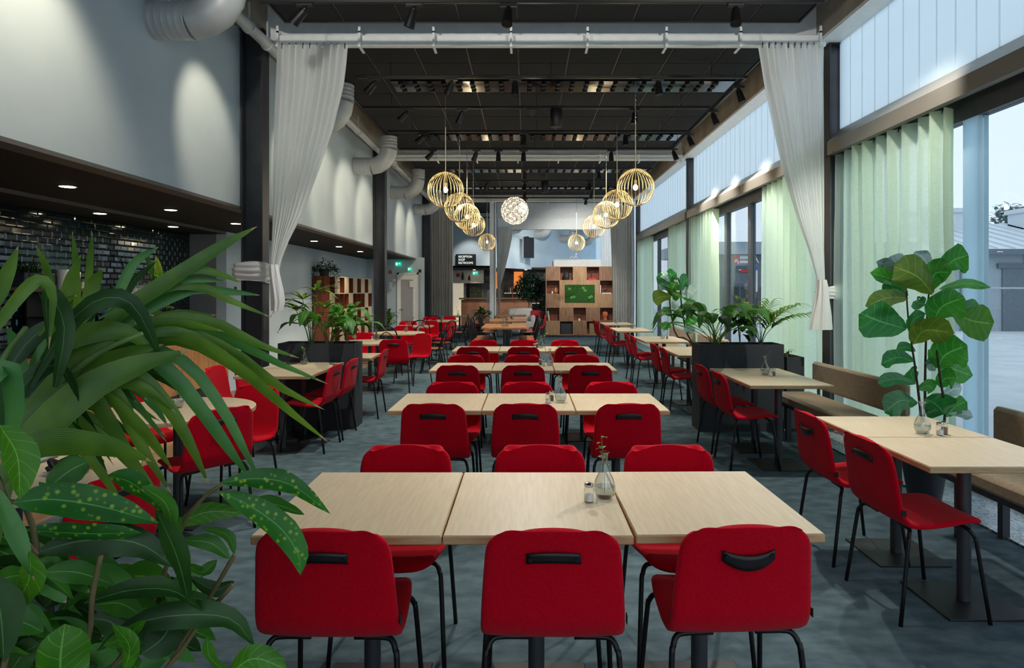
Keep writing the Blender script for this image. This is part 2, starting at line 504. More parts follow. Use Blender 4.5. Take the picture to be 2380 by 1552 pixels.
def obj(name, me, parent=None, loc=None, rotz=0):
    o = bpy.data.objects.new(name, me)
    COL.objects.link(o)
    if parent:
        o.parent = parent
    if loc is not None:
        o.location = loc
    if rotz:
        o.rotation_euler = (0, 0, rotz)
    return o
def tag(o, label, cat, group=None):
    o['label'] = label; o['category'] = cat
    if group:
        o['group'] = group
    return o
def struct(o, label=None):
    o['kind'] = 'structure'
    if label:
        o['label'] = label
    return o
def thing(name, label, cat, loc=(0, 0, 0), rotz=0, group=None):
    o = bpy.data.objects.new(name, None)
    COL.objects.link(o)
    o.empty_display_size = 0.1
    o.location = loc
    o.rotation_euler = (0, 0, rotz)
    return tag(o, label, cat, group)
KIDS = {}
def dup(root, loc, rotz=0, label=None, group=None):
    r = root.copy(); COL.objects.link(r)
    r.location = loc; r.rotation_euler = (0, 0, rotz)
    if label: r['label'] = label
    if group: r['group'] = group
    for ch in list(root.children):
        c = ch.copy(); COL.objects.link(c); c.parent = r
        for g in list(ch.children):
            d = g.copy(); COL.objects.link(d); d.parent = c
    return r
def box_struct(name, m, *b, label=None):
    return struct(MB().box(*b).build(name, m), label)
def spot_light(parent, loc, target, power, angle=50, blend=0.6, color=WARM, size=0.05):
    d = bpy.data.lights.new('spot_beam', 'SPOT')
    d.energy = power; d.color = color; d.spot_size = math.radians(angle); d.spot_blend = blend
    d.shadow_soft_size = size
    o = bpy.data.objects.new('spot_beam', d); COL.objects.link(o)
    o.location = loc
    o.rotation_euler = (Vector(target) - Vector(loc)).to_track_quat('-Z', 'Y').to_euler()
    o.parent = parent
    return o
def point_light(parent, loc, power, size=0.04, color=WARM):
    d = bpy.data.lights.new('bulb_light', 'POINT')
    d.energy = power; d.color = color; d.shadow_soft_size = size
    o = bpy.data.objects.new('bulb_light', d); COL.objects.link(o)
    o.location = loc; o.parent = parent
    return o
def interp(tab, t):
    if t <= tab[0][0]: return tab[0][1]
    for (a, va), (b, vb) in zip(tab, tab[1:]):
        if t <= b:
            k = (t - a) / (b - a)
            return va + (vb - va) * k
    return tab[-1][1]
def smoothpts(pts, n):
    """Catmull-Rom resample"""
    pts = [Vector(p) for p in pts]
    if len(pts) == 2:
        return [pts[0].lerp(pts[1], i / (n - 1)) for i in range(n)]
    out = []
    m = len(pts) - 1
    for i in range(n):
        t = i / (n - 1) * m
        k = min(int(t), m - 1); u = t - k
        p1, p2 = pts[k], pts[k + 1]
        p0 = pts[k - 1] if k > 0 else p1 * 2 - p2
        p3 = pts[k + 2] if k + 2 <= m else p2 * 2 - p1
        out.append(0.5 * ((2 * p1) + (p2 - p0) * u + (2 * p0 - 5 * p1 + 4 * p2 - p3) * u * u + (3 * p1 - p0 - 3 * p2 + p3) * u ** 3))
    return out
LEAFPROF = {
    'blade': [(0, .25), (.15, .8), (.4, 1), (.7, .75), (.9, .32), (1, .02)],
    'oval': [(0, .05), (.12, .55), (.35, .95), (.55, 1), (.8, .66), (.93, .28), (1, .01)],
    'fig': [(0, .08), (.1, .38), (.3, .62), (.55, .92), (.75, 1), (.9, .72), (.97, .4), (1, .05)],
    'round': [(0, .1), (.12, .7), (.4, 1), (.65, .95), (.88, .6), (1, .03)],
}
def leaf(mb, pts, width, prof='oval', fold=0.18, side=None, n=9, wave=0.0, twist=0.0):
    """a leaf blade along a spine; side = the direction of its width"""
    sp = smoothpts(pts, n)
    tab = LEAFPROF[prof]
    vs = []
    ph = random.random() * 6
    for i, p in enumerate(sp):
        t = i / (n - 1)
        d = (sp[min(i + 1, n - 1)] - sp[max(i - 1, 0)]).normalized()
        s = side if side is not None else d.cross(Vector((0, 0, 1)))
        s = Vector(s); s = s - d * s.dot(d)
        s = s.normalized() if s.length > 1e-6 else d.orthogonal().normalized()
        if twist:
            s = Quaternion(d, twist * (t - 0.3)) @ s
        nrm = s.cross(d).normalized()
        w = width * 0.5 * interp(tab, t)
        wv = wave * width * math.sin(t * 11 + ph)
        wv2 = wave * width * math.sin(t * 13 + ph + 2)
        vs += [p - s * w + nrm * (fold * w + wv), p - s * w * .5 + nrm * (fold * w * .4), p, p + s * w * .5 + nrm * (fold * w * .4), p + s * w + nrm * (fold * w + wv2)]
    fs = []
    for i in range(n - 1):
        for k in range(4):
            a = i * 5 + k
            fs.append((a, a + 1, a + 6, a + 5))
    mb.add(vs, fs)
    return mb
def leaf_uv(me, n):
    uv = me.uv_layers.new(name='UVMap')
    vals = []
    for l in me.loops:
        i = l.vertex_index
        vals += [(i % 5) / 4.0, (i // 5) / (n - 1)]
    uv.data.foreach_set('uv', vals)
def leaf_obj(parent, pts, width, m, prof='oval', name='leaf', **kw):
    """one leaf as a part; mesh built round its own base so that copies keep object coordinates"""
    base = Vector(pts[0])
    off = parent.matrix_basis.inverted() if parent else Matrix()
    mb = MB()
    leaf(mb, [Vector(p) - base for p in pts], width, prof, **kw)
    me = mb.mesh(name, m, smooth=True, fix=False)
    leaf_uv(me, kw.get('n', 9))
    return obj(name, me, parent, off @ base)
# ================================================================== the setting
XL, XR = -3.08, 3.374
SOF = 2.407
COLY = [-5.11, 0.89, 6.89, 12.89, 18.89]
box_struct('floor', M_CARPET, -3.2, 3.6, -3, 36, -0.1, 0.0)
box_struct('floor', M_LAMINATE, -5.2, -3.2, -3, 36, -0.1, 0.0)
# left side: upper wall, soffit, recess
box_struct('wall_left', M_WALL, -3.23, XL, -3, 18.9, SOF + 0.03, 5.2, label='tall pale grey upper wall above the recess')
box_struct('trim_1', M_SOFEDGE, -3.235, XL + 0.004, -3, 18.9, SOF, SOF + 0.03)
box_struct('ceiling', M_SOFFIT, -4.47, -3.235, -3, 18.0, SOF, SOF + 0.1, label='black soffit over the recess')
box_struct('trim_2', M_SOFEDGE, -4.49, -4.47, -3, 9.57, SOF - 0.035, SOF + 0.1)
box_struct('ceiling', M_SOFFIT, -5.02, -4.49, -3, 9.57, SOF - 0.035, SOF + 0.1, label='black ceiling over the kitchenette')
box_struct('wall_left', M_WALLBLUE, -4.62, -4.47, 9.57, 18.15, 0, SOF, label='pale blue-grey back wall of the recess')
box_struct('wall_left', M_GREYWALL, -5.15, -4.62, 9.57, 9.72, 0, SOF, label='grey side wall of the kitchenette')
TW = box_struct('wall_left', M_GROUT, -5.15, -5.02, -3, 9.72, 0, SOF, label='dark tiled back wall of the kitchenette')
box_struct('wall_back', M_WALL, -5.2, -3.1, -3.15, -3.0, 0, 5.2, label='solid part of the end wall behind the camera')
gw = struct(thing('window_5', 'unseen glazed gable added behind the camera for daylight', 'window', (0, -3.08, 0)))  # unseen, added to throw daylight on faces turned to the camera
del gw['category']
for k in range(6):
    x = -3.1 + k * 6.62 / 5
    MB().box(x - .03, x + .03, -.04, .04, 0, 5.2).build('mullion', M_FRAME, gw)
    if k < 5:
        MB().box(x + .03, x + 6.62 / 5 - .03, -.03, .03, 2.55, 2.62).build('transom', M_FRAME, gw)
        MB().box(x + .03, x + 6.62 / 5 - .03, -.004, .004, .05, 2.55).build('pane', M_GLASSC, gw)
        MB().box(x + .03, x + 6.62 / 5 - .03, -.004, .004, 2.62, 5.2).build('pane', M_GLASSC, gw)
# cross wall with the white door
box_struct('wall_far', M_WALLBLUE, -4.62, -2.86, 18.0, 18.12, 0, SOF + 0.05, label='blue-grey cross wall with the white door')
# roof and longitudinal beams
box_struct('ceiling', M_CEILVOID, -5.2, 3.6, -3.15, 20.2, 5.2, 5.35, label='roof slab above the hung ceiling')
box_struct('trim_3', M_CONC, 3.15, 3.36, -3, 19.2, 4.225, 5.2)
box_struct('trim_4', M_WHITE, 3.15, 3.40, -3, 19.2, 4.19, 4.225)
box_struct('trim_5', M_CONC, XL, -2.80, -3, 18.9, 4.34, 5.2)

# wall tiles, bevelled, the upper rows that show one by one
tm = MB()
TH, TWd, BV = 0.0655, 0.131, 0.011
def tile_geo(mb, x, y0, y1, z0, z1):
    a, b = x, x + 0.009
    vs = [(a, y0, z0), (a, y1, z0), (a, y1, z1), (a, y0, z1), (b, y0 + BV, z0 + BV), (b, y1 - BV, z0 + BV), (b, y1 - BV, z1 - BV), (b, y0 + BV, z1 - BV)]
    mb.add(vs, [(4, 5, 6, 7), (0, 1, 5, 4), (1, 2, 6, 5), (2, 3, 7, 6), (3, 0, 4, 7)])
tile_geo(tm, 0, 0, TWd, 0, TH)
TILE_ME = tm.mesh('tile', M_TILE)
restm = MB()
cand = []
row = 0
z = SOF - 0.04 - TH
while z > 0.9:
    y = 9.56 - (0.07 if row % 2 else 0.0)
    while y > 3.6:
        y0 = y - TWd
        c = (-5.02, y0, z)
        px = VPX + c[0] * FPX / max(y0, .1); py = VPY - (z - CAMZ) * FPX / max(y0, .1)
        cand.append((px > -30 and z > 1.52 and y0 > 5.9, row, y0, z))
        y -= TWd + 0.0045
    if row % 2:
        tile_geo(restm, -5.02, 9.495, 9.56, z, z + TH)
    z -= TH + 0.0045
    row += 1
cand.sort(key=lambda c: (not c[0], c[1], c[2]))
for i, (vis, r_, y0, z0) in enumerate(cand):
    if vis and i < 300:
        o = obj('tile', TILE_ME, TW, (-5.02 + random.uniform(0, .0012), y0, z0))
        o.rotation_euler = (0, random.uniform(-.006, .006), random.uniform(-.012, .012))
    else:
        tile_geo(restm, -5.02, y0, y0 + TWd, z0, z0 + TH)
o = restm.build('lower_tiles', M_TILE, TW); o['kind'] = 'stuff'

# columns (H sections)
def column(x0, x1, y, m, label, top=4.19):
    r = thing('steel_column', label, 'column', (0.5 * (x0 + x1), y + 0.09, 0))
    hw = 0.5 * (x1 - x0)
    for s in (-1, 1):
        MB().box(s * hw - (0.016 if s > 0 else 0), s * hw + (0.016 if s < 0 else 0), -0.09, 0.09, 0, top).build('flange', m, r)
    MB().box(-hw + .016, hw - .016, -0.008, 0.008, 0, top).build('web', m, r)
    MB().box(-hw - .02, hw + .02, -0.11, 0.11, top - 0.012, top).build('head_plate', m, r)
    bm = MB()
    for bx in (-.05, .05):
        for by in (-.06, .06):
            bm.cyl((bx, by, top - 0.03), (bx, by, top - 0.012), 0.012, n=6)
    bm.build('bolts', m, r)['kind'] = 'stuff'
    return r
names = {0.89: 'beside the camera', 6.89: 'nearest in view with the tied white curtain', 12.89: 'second along the hall', 18.89: 'farthest at the end of the hall', -5.11: 'behind the camera'}
for y in COLY[1:]:
    column(-3.06, -2.83, y, M_STEELD, 'dark steel column on the left wall, ' + names[y], 4.34)
    column(3.27, 3.45, y, M_STEELD, 'dark steel column at the windows, ' + names[y])

# hung ceiling of black tiles
TIL = MB().bbox(0.009, 0.587, 0.006, 1.190, 0, 0.025, 0.004).mesh('ceiling_tile', M_CEIL)
for y0, y1, nm in ((-2.2, 6.6, 'nearest'), (7.28, 12.6, 'middle'), (13.28, 18.5, 'far')):
    r = struct(MB().box(-2.47, 2.81, y0, y1, 4.312, 4.345).build('ceiling', mat('ceiling_grid', (96, 96, 100), rough=.7)), 'hung ceiling raft of black tiles, ' + nm + ' bay')
    x = -2.47
    k = 0
    while x < 2.80:
        w = min(0.596, 2.81 - x)
        y = y1
        while y > max(y0, 1.5) + 0.05:
            d = min(1.196, y - y0)
            t = obj('ceiling_tile', TIL, r, (x, y - d, 4.30))
            t.scale = (w / .596, d / 1.196, 1)
            y -= d
        x += w
    e = MB()
    e.box(-2.49, -2.47, y0, y1, 4.29, 4.345).box(2.81, 2.83, y0, y1, 4.29, 4.345).box(-2.49, 2.83, y1, y1 + .02, 4.29, 4.345).box(-2.49, 2.83, y0 - .02, y0, 4.29, 4.345)
    e.build('edge_trim', M_TRACK, r)

# cross beams with white curtain rails
for y, nm in ((6.95, 'nearest'), (12.95, 'second'), (18.95, 'far')):
    bx = MB().box(-2.80, 3.15, y, y + 0.22, 4.24, 5.2).build('cross_beam', M_BEAMW)
    tag(bx, 'white clad cross beam over the hall, ' + nm + ' of the three', 'beam')
    yr = y - 0.16
    r = thing('curtain_rail', 'white curtain rail under the cross beam, ' + nm + ' of the three', 'rail', (0, yr, 4.12))
    b = MB()
    for k in range(4):
        b.box(-2.66, 3.18, 0.0 + 0.035 * k, 0.03 + 0.035 * k, 0.0 + .012 * k, 0.045 + 0.026 * k)
    b.box(-2.66, 3.18, 0.02, 0.16, 0.06, 0.12)
    b.build('rail_profile', M_WHITE, r)
    for bx in (-2.61, -1.75, -.97, -.155, .65, 1.48, 2.26, 3.1):
        t = MB().box(-.012, .012, -.06, .16, .118, .135).box(-.012, .012, -.06, -.045, -.03, .19).box(-.012, .012, -.045, .14, -.03, -.018)
        t.build('bracket', M_WHITE, r, loc=(bx, 0, 0))

# right side: translucent strips, sill beams, windows
BAYS = [(-2.9, 0.89, 'behind the camera'), (1.07, 6.89, 'nearest'), (7.07, 12.89, 'middle'), (13.07, 18.89, 'far')]
PST = MB().box(0, 0.004, 0.0005, 0.2295, 0, 0.96).mesh('panel_strip', M_POLY)
JNT = MB().box(-0.006, -0.001, -0.006, 0.006, 0, 0.96).mesh('joint', cloth_mat('joint_strip', (250, 252, 252), trans=.9, clear=.45, weave=.01))
for i, (y0, y1, nm) in enumerate(BAYS):
    wr = struct(thing('wall_right', 'translucent clerestory of upright strips, %s bay' % nm, 'wall', (XR, y0, 3.245)))
    del wr['category']
    n = int((y1 - y0) / 0.23)
    st = (y1 - y0) / n
    for k in range(n):
        p = obj('panel_strip', PST, wr, (0, k * st, 0)); p.scale = (1, st / .23, 1)
        if k:
            obj('joint', JNT, wr, (0, k * st, 0))
    poly = [(3.374, 3.262), (3.235, 3.117), (3.235, 2.98), (3.30, 2.98), (3.30, 3.04), (3.42, 3.04), (3.42, 3.245), (3.39, 3.245), (3.39, 3.262)]
    mid = y0 + (y1 - y0) * (0.45 if i != 1 else 0.52)
    r = thing('window_beam', 'bronze grey steel beam under the clerestory, %s bay' % nm, 'beam', (0, 0, 0))
    MB().prism(poly, y0 + .01, mid - .004, 'y').build('beam_section', M_BRONZE, r)
    MB().prism(poly, mid + .004, y1 - .01, 'y').build('beam_section', M_BRONZE, r)
    MB().cyl((3.24, y1 - .16, 2.99), (3.26, y1 + .07, 2.985), .008).build('tie_rod', M_BLACK, r)
    # window
    w = struct(thing('window_%d' % (i + 1), 'tall window in the %s bay' % nm, 'window', (0, 0, 0)))
    del w['category']
    fr = MB()
    fr.box(3.42, 3.52, y0, y1, 2.86, 3.04).box(3.42, 3.52, y0, y1, 0.0, 0.06)
    fr.box(3.44, 3.50, y0, y0 + .06, .06, 2.86).box(3.44, 3.50, y1 - .06, y1, .06, 2.86)
    fr.build('window_frame', M_FRAME, w)
    posts = {1: [(4.86, 5.03, M_FRAMEP), (3.0, 3.06, M_FRAME)], 2: [(9.78, 9.90, M_FRAME), (10.95, 11.07, M_FRAME)], 3: [(15.4, 15.5, M_FRAME), (16.6, 16.7, M_FRAME)], 0: [(-1.1, -1.0, M_FRAME)]}[i]
    ys = [y0 + .06]
    for a, b, m in sorted(posts, key=lambda p: p[0]):
        MB().box(3.43, 3.51, a, b, .06, 2.86).build('mullion', m, w)
        ys += [a, b]
    ys.append(y1 - .06)
    for a, b in zip(ys[::2], ys[1::2]):
        MB().box(3.466, 3.474, a, b, .06, 2.86).build('pane', M_GLASS if i else M_GLASSC, w)
# floor grille along the windows
g = MB().box(2.96, 3.40, 0.9, 18.9, 0.0, 0.012).build('floor_grille', mat('grille', (178, 188, 192), rough=.4, metal=.3, rgb2=(96, 104, 108), scale=40, stretch=(6, 1, 1), contrast=(.45, .55)))
tag(g, 'pale metal convector grille in the floor along the windows', 'grille')

# ------------------------------------------------------------------ far end of the building
box_struct('wall_far', M_WALLBLUE, -3.4, -1.15, 25.0, 25.15, 2.5, 4.6, label='grey wall with the reception sign above the bar')
fw = MB()
dx, dy = 4.6, 6.6
L_ = math.hypot(dx, dy)
nx, ny = dy / L_, -dx / L_
A = Vector((-1.15, 25.0, 0)); B = Vector((-1.15 + dx, 25.0 + dy, 0))
fw.add([(A.x, A.y, 2.42), (B.x, B.y, 2.42), (B.x, B.y, 4.9), (A.x, A.y, 4.9), (A.x - .15 * nx, A.y - .15 * ny, 2.42), (B.x - .15 * nx, B.y - .15 * ny, 2.42), (B.x - .15 * nx, B.y - .15 * ny, 4.9), (A.x - .15 * nx, A.y - .15 * ny, 4.9)],
       [(0, 1, 2, 3), (4, 7, 6, 5), (0, 4, 5, 1), (3, 2, 6, 7), (0, 3, 7, 4), (1, 5, 6, 2)])
struct(fw.build('wall_far', M_WALLBLUE), 'slanting grey wall with air ducts beyond the hall')
box_struct('wall_far', M_GREYWALL, -4.6, 4.2, 34.0, 34.2, 0, 5.0, label='end wall behind the bar')
box_struct('wall_left', M_WALL, -3.4, -3.25, 20.2, 25.15, SOF, 5.0, label='white upper wall beyond the grey curtain')
box_struct('ceiling', M_SOFFIT, -4.6, -3.25, 18.12, 25.15, SOF, SOF + .1, label='dark soffit before the bar')
box_struct('ceiling', M_SOFFIT, -4.6, 3.6, 20.2, 36, 4.55, 4.7, label='dark ceiling of the far room')
box_struct('ceiling', M_SOFFIT, -4.6, -1.15, 25.15, 34, 2.42, 2.5, label='low dark ceiling over the bar')
box_struct('wall_left', M_GREYWALL, -4.75, -4.6, 18.12, 34.2, 0, 5.0, label='left wall of the far room')
box_struct('ceiling', M_SOFFIT, -1.15, .9, 27.0, 28.7, 2.42, 2.5, label='low dark ceiling over the back bar')
fb = MB().box(-0.95, 3.3, 21.9, 22.1, 3.62, 4.0).build('cross_beam', M_BEAMW)
tag(fb, 'white beam with curtain track before the far room', 'beam')
box_struct('wall_far', M_BEAMW, -1.0, 3.3, 22.1, 22.3, 4.0, 4.7, label='grey bulkhead above the far room opening')
wp = MB().box(-1.18, -1.02, 21.0, 21.16, 0, 4.6).box(-1.04, -.98, 21.0, 21.3, 0, 4.6).build('white_post', M_BEAMW)
tag(wp, 'white square post between the sign and the white curtain', 'post')
wr = struct(thing('wall_right', 'translucent wall strips of the far room', 'wall', (3.5, 19.1, 0)))
del wr['category']
for k in range(15):
    MB().box(0, .03, 0, .97, 0, 4.6).build('panel_strip', M_POLY, wr, loc=(0, k * 1.0, 0))
# ================================================================== chairs
def eval_mesh(mb, mods, name, m, smooth=True):
    me = mb.mesh(name, m)
    o = bpy.data.objects.new('tmp', me); COL.objects.link(o)
    mods(o)
    dg = bpy.context.evaluated_depsgraph_get()
    res = bpy.data.meshes.new_from_object(o.evaluated_get(dg))
    bpy.data.objects.remove(o)
    bpy.data.meshes.remove(me)
    res.name = name
    if smooth:
        res.polygons.foreach_set('use_smooth', [True] * len(res.polygons))
    return res
prof = smoothpts([(0, .222, .418), (0, .205, .446), (0, .13, .456), (0, .02, .444), (0, -.09, .438), (0, -.165, .452), (0, -.205, .505), (0, -.218, .58), (0, -.234, .69), (0, -.252, .79), (0, -.256, .812)], 34)
arc = [0]
for a, b in zip(prof, prof[1:]):
    arc.append(arc[-1] + (b - a).length)
TOT = arc[-1]
HW = [(0, .185), (.2, .212), (.42, .226), (.55, .228), (.7, .222), (1, .204)]
def shell_grid(mb):
    nu = 13
    vs = []
    for p, s in zip(prof, arc):
        t = s / TOT
        w = interp(HW, t)
        for end, R in ((s, .07), (TOT - s, .062)):
            if end < R:
                w -= R - math.sqrt(max(0, R * R - (R - end) ** 2))
        for i in range(nu):
            u = -1 + 2 * i / (nu - 1)
            cv = 0.014 * u * u * (1 if t > .5 else .35)
            nyv = (0, cv if t > .5 else 0, cv if t <= .5 else 0)
            crown = .016 * u * u * max(0, (t - .82) / .18)
            vs.append((u * w, p.y + nyv[1], p.z + nyv[2] - crown))
    n = len(prof)
    fs = [(j * nu + i, j * nu + i + 1, (j + 1) * nu + i + 1, (j + 1) * nu + i) for j in range(n - 1) for i in range(nu - 1)]
    mb.add(vs, fs)
def mods(o):
    s = o.modifiers.new('s', 'SOLIDIFY'); s.thickness = 0.026; s.offset = 0; s.use_even_offset = True
    b = o.modifiers.new('b', 'SUBSURF'); b.levels = 1; b.render_levels = 1
mb = MB(); shell_grid(mb)
SHELL = eval_mesh(mb, mods, 'upholstered_shell', M_RED)
def leg_mesh(sx, sy):
    yb = sy * .135
    pts = [(sx * .07, yb, .425), (sx * .165, yb, .424), (sx * .193, yb + sy * .008, .416), (sx * .205, yb + sy * .02, .392), (sx * .212, yb + sy * .028, .35), (sx * .232, yb + sy * .075, .0)]
    return MB().tube(smoothpts(pts, 14), .0095, 8).mesh('leg', M_BLACK, smooth=True)
LEGS = [leg_mesh(a, b) for a in (-1, 1) for b in (-1, 1)]
def handle_mesh(sag):
    def f(u, v):
        x = -.083 + .166 * u
        bow = 1 - (2 * u - 1) ** 2
        z = .722 + (bow * .010 if not sag else -bow * .022) + (v - .5) * (.032 + (.016 * bow if sag else 0))
        y = -.2575 - .016 * bow - (.722 - .722) + (z - .722) * -.15
        return (x, y, z)
    mb = MB(); mb.grid(f, 13, 4)
    def md(o):
        s = o.modifiers.new('s', 'SOLIDIFY'); s.thickness = .004
    return eval_mesh(mb, md, 'leather_handle', M_LEATHER)
HANDLE = [handle_mesh(False), handle_mesh(True)]
RIVET = MB().cyl((0, 0, 0), (0, -.005, 0), .008, .006, 10).mesh('rivet', M_BLACK)
TAGM = MB().box(-.0015, .0015, -.010, .010, -.014, .014).mesh('fabric_tag', M_BLACK)
NCH = [0]
def red_chair(x, y, face, label, group, sag=False):
    """face = direction the sitter looks, degrees, 90 = away from the camera (+Y)"""
    NCH[0] += 1
    r = thing('red_chair', label, 'chair', (x, y, 0), math.radians(face - 90 + random.uniform(-2, 2)), group)
    obj('upholstered_shell', SHELL, r)
    for l in LEGS:
        obj('leg', l, r)
    h = obj('leather_handle', HANDLE[1 if sag else 0], r)
    for s in (-1, 1):
        obj('rivet', RIVET, h, (s * .07, -.262, .722))
    obj('fabric_tag', TAGM, r, (.229, -.192, .512))
    return r

# bentwood chair
def circ(r, z, n=20, cx=0, cy=0):
    return [(cx + r * math.cos(2 * math.pi * i / n), cy + r * math.sin(2 * math.pi * i / n), z) for i in range(n)]
BW = {}
BW['seat'] = MB().lathe([(.19, .435), (.2, .44), (.2, .455), (.185, .462), (.0001, .458)], 20).mesh('seat', M_SEATWOOD, smooth='auto')
BW['seat_ring'] = MB().tube(circ(.2, .44), .014, 6, True).mesh('seat_ring', M_BLACK, smooth=True)
BW['leg_f'] = [MB().tube([(s * .14, .13, .44), (s * .16, .17, .22), (s * .18, .2, 0)], [.015, .013, .011], 8).mesh('leg', M_BLACK, smooth=True) for s in (-1, 1)]
BW['leg_b'] = [MB().tube([(s * .15, -.13, .44), (s * .165, -.18, .22), (s * .175, -.23, 0)], [.015, .013, .011], 8).mesh('leg', M_BLACK, smooth=True) for s in (-1, 1)]
arch = [(-.17, -.13, .44), (-.185, -.18, .60), (-.185, -.225, .75), (-.15, -.25, .85), (-.08, -.262, .895), (0, -.265, .905), (.08, -.262, .895), (.15, -.25, .85), (.185, -.225, .75), (.185, -.18, .60), (.17, -.13, .44)]
BW['back_hoop'] = MB().tube(smoothpts(arch, 30), .0125, 8).mesh('back_hoop', M_BLACK, smooth=True)
arch2 = [(-.10, -.15, .45), (-.11, -.19, .60), (-.10, -.225, .72), (-.05, -.238, .785), (0, -.24, .795), (.05, -.238, .785), (.10, -.225, .72), (.11, -.19, .60), (.10, -.15, .45)]
BW['inner_hoop'] = MB().tube(smoothpts(arch2, 24), .009, 8).mesh('inner_hoop', M_BLACK, smooth=True)
BW['ring'] = MB().tube(circ(.165, .2), .008, 6, True).mesh('stretcher_ring', M_BLACK, smooth=True)
def bentwood(x, y, face, label, group='bentwood chairs'):
    r = thing('bentwood_chair', label, 'chair', (x, y, 0), math.radians(face - 90 + random.uniform(-4, 4)), group)
    obj('seat', BW['seat'], r); obj('seat_ring', BW['seat_ring'], r)
    for l in BW['leg_f'] + BW['leg_b']:
        obj('leg', l, r)
    obj('back_hoop', BW['back_hoop'], r); obj('inner_hoop', BW['inner_hoop'], r); obj('stretcher_ring', BW['ring'], r)
    return r

# ================================================================== tables
def top_mesh(w, d, mt=None, me=None, t=.03):
    return MB().bbox(-w / 2, w / 2, -d / 2, d / 2, .74 - t, .738, .003, 1).box(-w / 2 + .004, w / 2 - .004, -d / 2 + .004, d / 2 - .004, .737, .74, 0).mesh('table_top', [mt or M_TABLE, me or M_TABLEEDGE])
POLE = MB().cyl((0, 0, .008), (0, 0, .705), .031, n=20).mesh('pole', M_STEELD, smooth='auto')
PLATE = MB().bbox(-.2, .2, -.2, .2, 0, .009, .003).mesh('base_plate', M_STEELB)
BRK = MB().box(-.16, .16, -.025, .025, .70, .71).box(-.025, .025, -.16, .16, .70, .71).mesh('top_bracket', M_BLACK)
TOPS = {}
def table(x, y, w, d, label, group, rotz=0, wood='ash', plate=True):
    key = (round(w, 3), round(d, 3), wood)
    if key not in TOPS:
        TOPS[key] = top_mesh(w, d) if wood == 'ash' else top_mesh(w, d, M_OAK, M_OAK, .045)
    r = thing('dining_table', label, 'table', (x, y, 0), rotz, group)
    obj('table_top', TOPS[key], r)
    obj('pole', POLE, r); obj('base_plate', PLATE, r); obj('top_bracket', BRK, r)
    return r
def rt_mesh(rad):
    return MB().lathe([(rad, .712), (rad, .737)], 48, mi=1).lathe([(.0001, .74), (rad - .003, .74), (rad, .737)], 48, mi=0).mesh('table_top', [M_TABLE, M_TABLEEDGE], smooth='auto')
RTOP = rt_mesh(.48)
def round_table(x, y, label):
    r = thing('round_table', label, 'table', (x, y, 0), 0, 'round tables on the left')
    obj('table_top', RTOP, r); obj('pole', POLE, r); obj('base_plate', PLATE, r); obj('top_bracket', BRK, r)
    return r

# ================================================================== vases and shakers
VP = [(.001, .0), (.026, .0), (.036, .012), (.0425, .034), (.042, .05), (.034, .074), (.022, .096), (.0135, .118), (.0115, .145), (.013, .163), (.019, .176)]
VASE = MB().lathe(VP + [(r - .0018, z + .001) for r, z in VP[::-1] if z > .004], 20).mesh('glass_body', M_VASE, smooth=True)
WATER = MB().lathe([(.001, .003), (.025, .003), (.034, .013), (.040, .034), (.039, .046), (.0001, .046)], 20).mesh('water', M_WATER, smooth='auto')
SH_G = MB().lathe([(.0001, 0), (.016, 0), (.0185, .004), (.0185, .045), (.015, .054), (.015, .058)], 12).mesh('glass_body', M_VASE)
SH_S = MB().lathe([(.0001, .003), (.015, .003), (.0155, .028), (.0001, .034)], 12).mesh('contents', M_SALT)
SH_P = MB().lathe([(.0001, .003), (.015, .003), (.0155, .038), (.0001, .04)], 12).mesh('contents', M_PEPPER)
SH_L = MB().lathe([(.0165, .056), (.0175, .058), (.0175, .066), (.013, .071), (.0001, .073)], 14).mesh('metal_cap', M_CHROME, smooth='auto')
def sprig(parent, h=.1, lean=(0.02, 0), n=7, m=None, size=.03):
    pts = smoothpts([(0, 0, .02), (lean[0] * .1, lean[1] * .1, .11), (lean[0] * .5, lean[1] * .5, .15 + h * .3), (lean[0], lean[1], .17 + h)], 10)
    MB().tube(pts, .0014, 5).build('stem', M_STEMG, parent)
    for i in range(n):
        t = .45 + .55 * i / max(1, n - 1)
        p = pts[min(9, int(t * 9))]
        a = random.uniform(0, 6.28)
        d = Vector((math.cos(a), math.sin(a), random.uniform(-.5, .5))).normalized()
        L = size * random.uniform(.7, 1.2)
        mb = MB(); leaf(mb, [(0, 0, 0), d * L * .5, d * L + Vector((0, 0, -.3 * L))], L * .75, 'oval', n=5)
        obj('leaf', mb.mesh('leaf', m or M_MIDLEAF, smooth=True, fix=False), parent, p)
def vase(x, y, label, h=.08, lean=(.02, 0), n=7, m=None, z=.74, size=.03):
    r = thing('bud_vase', label, 'vase', (x, y, z), 0, 'glass bud vases on the tables')
    obj('glass_body', VASE, r); obj('water', WATER, r)
    if n:
        sprig(r, h, lean, n, m, size)
    return r
def shaker(x, y, label, pepper=False, z=.74):
    r = thing('shaker', label, 'shaker', (x, y, z), 0, 'glass shakers on the tables')
    obj('glass_body', SH_G, r); obj('contents', SH_P if pepper else SH_S, r); obj('metal_cap', SH_L, r)
    return r

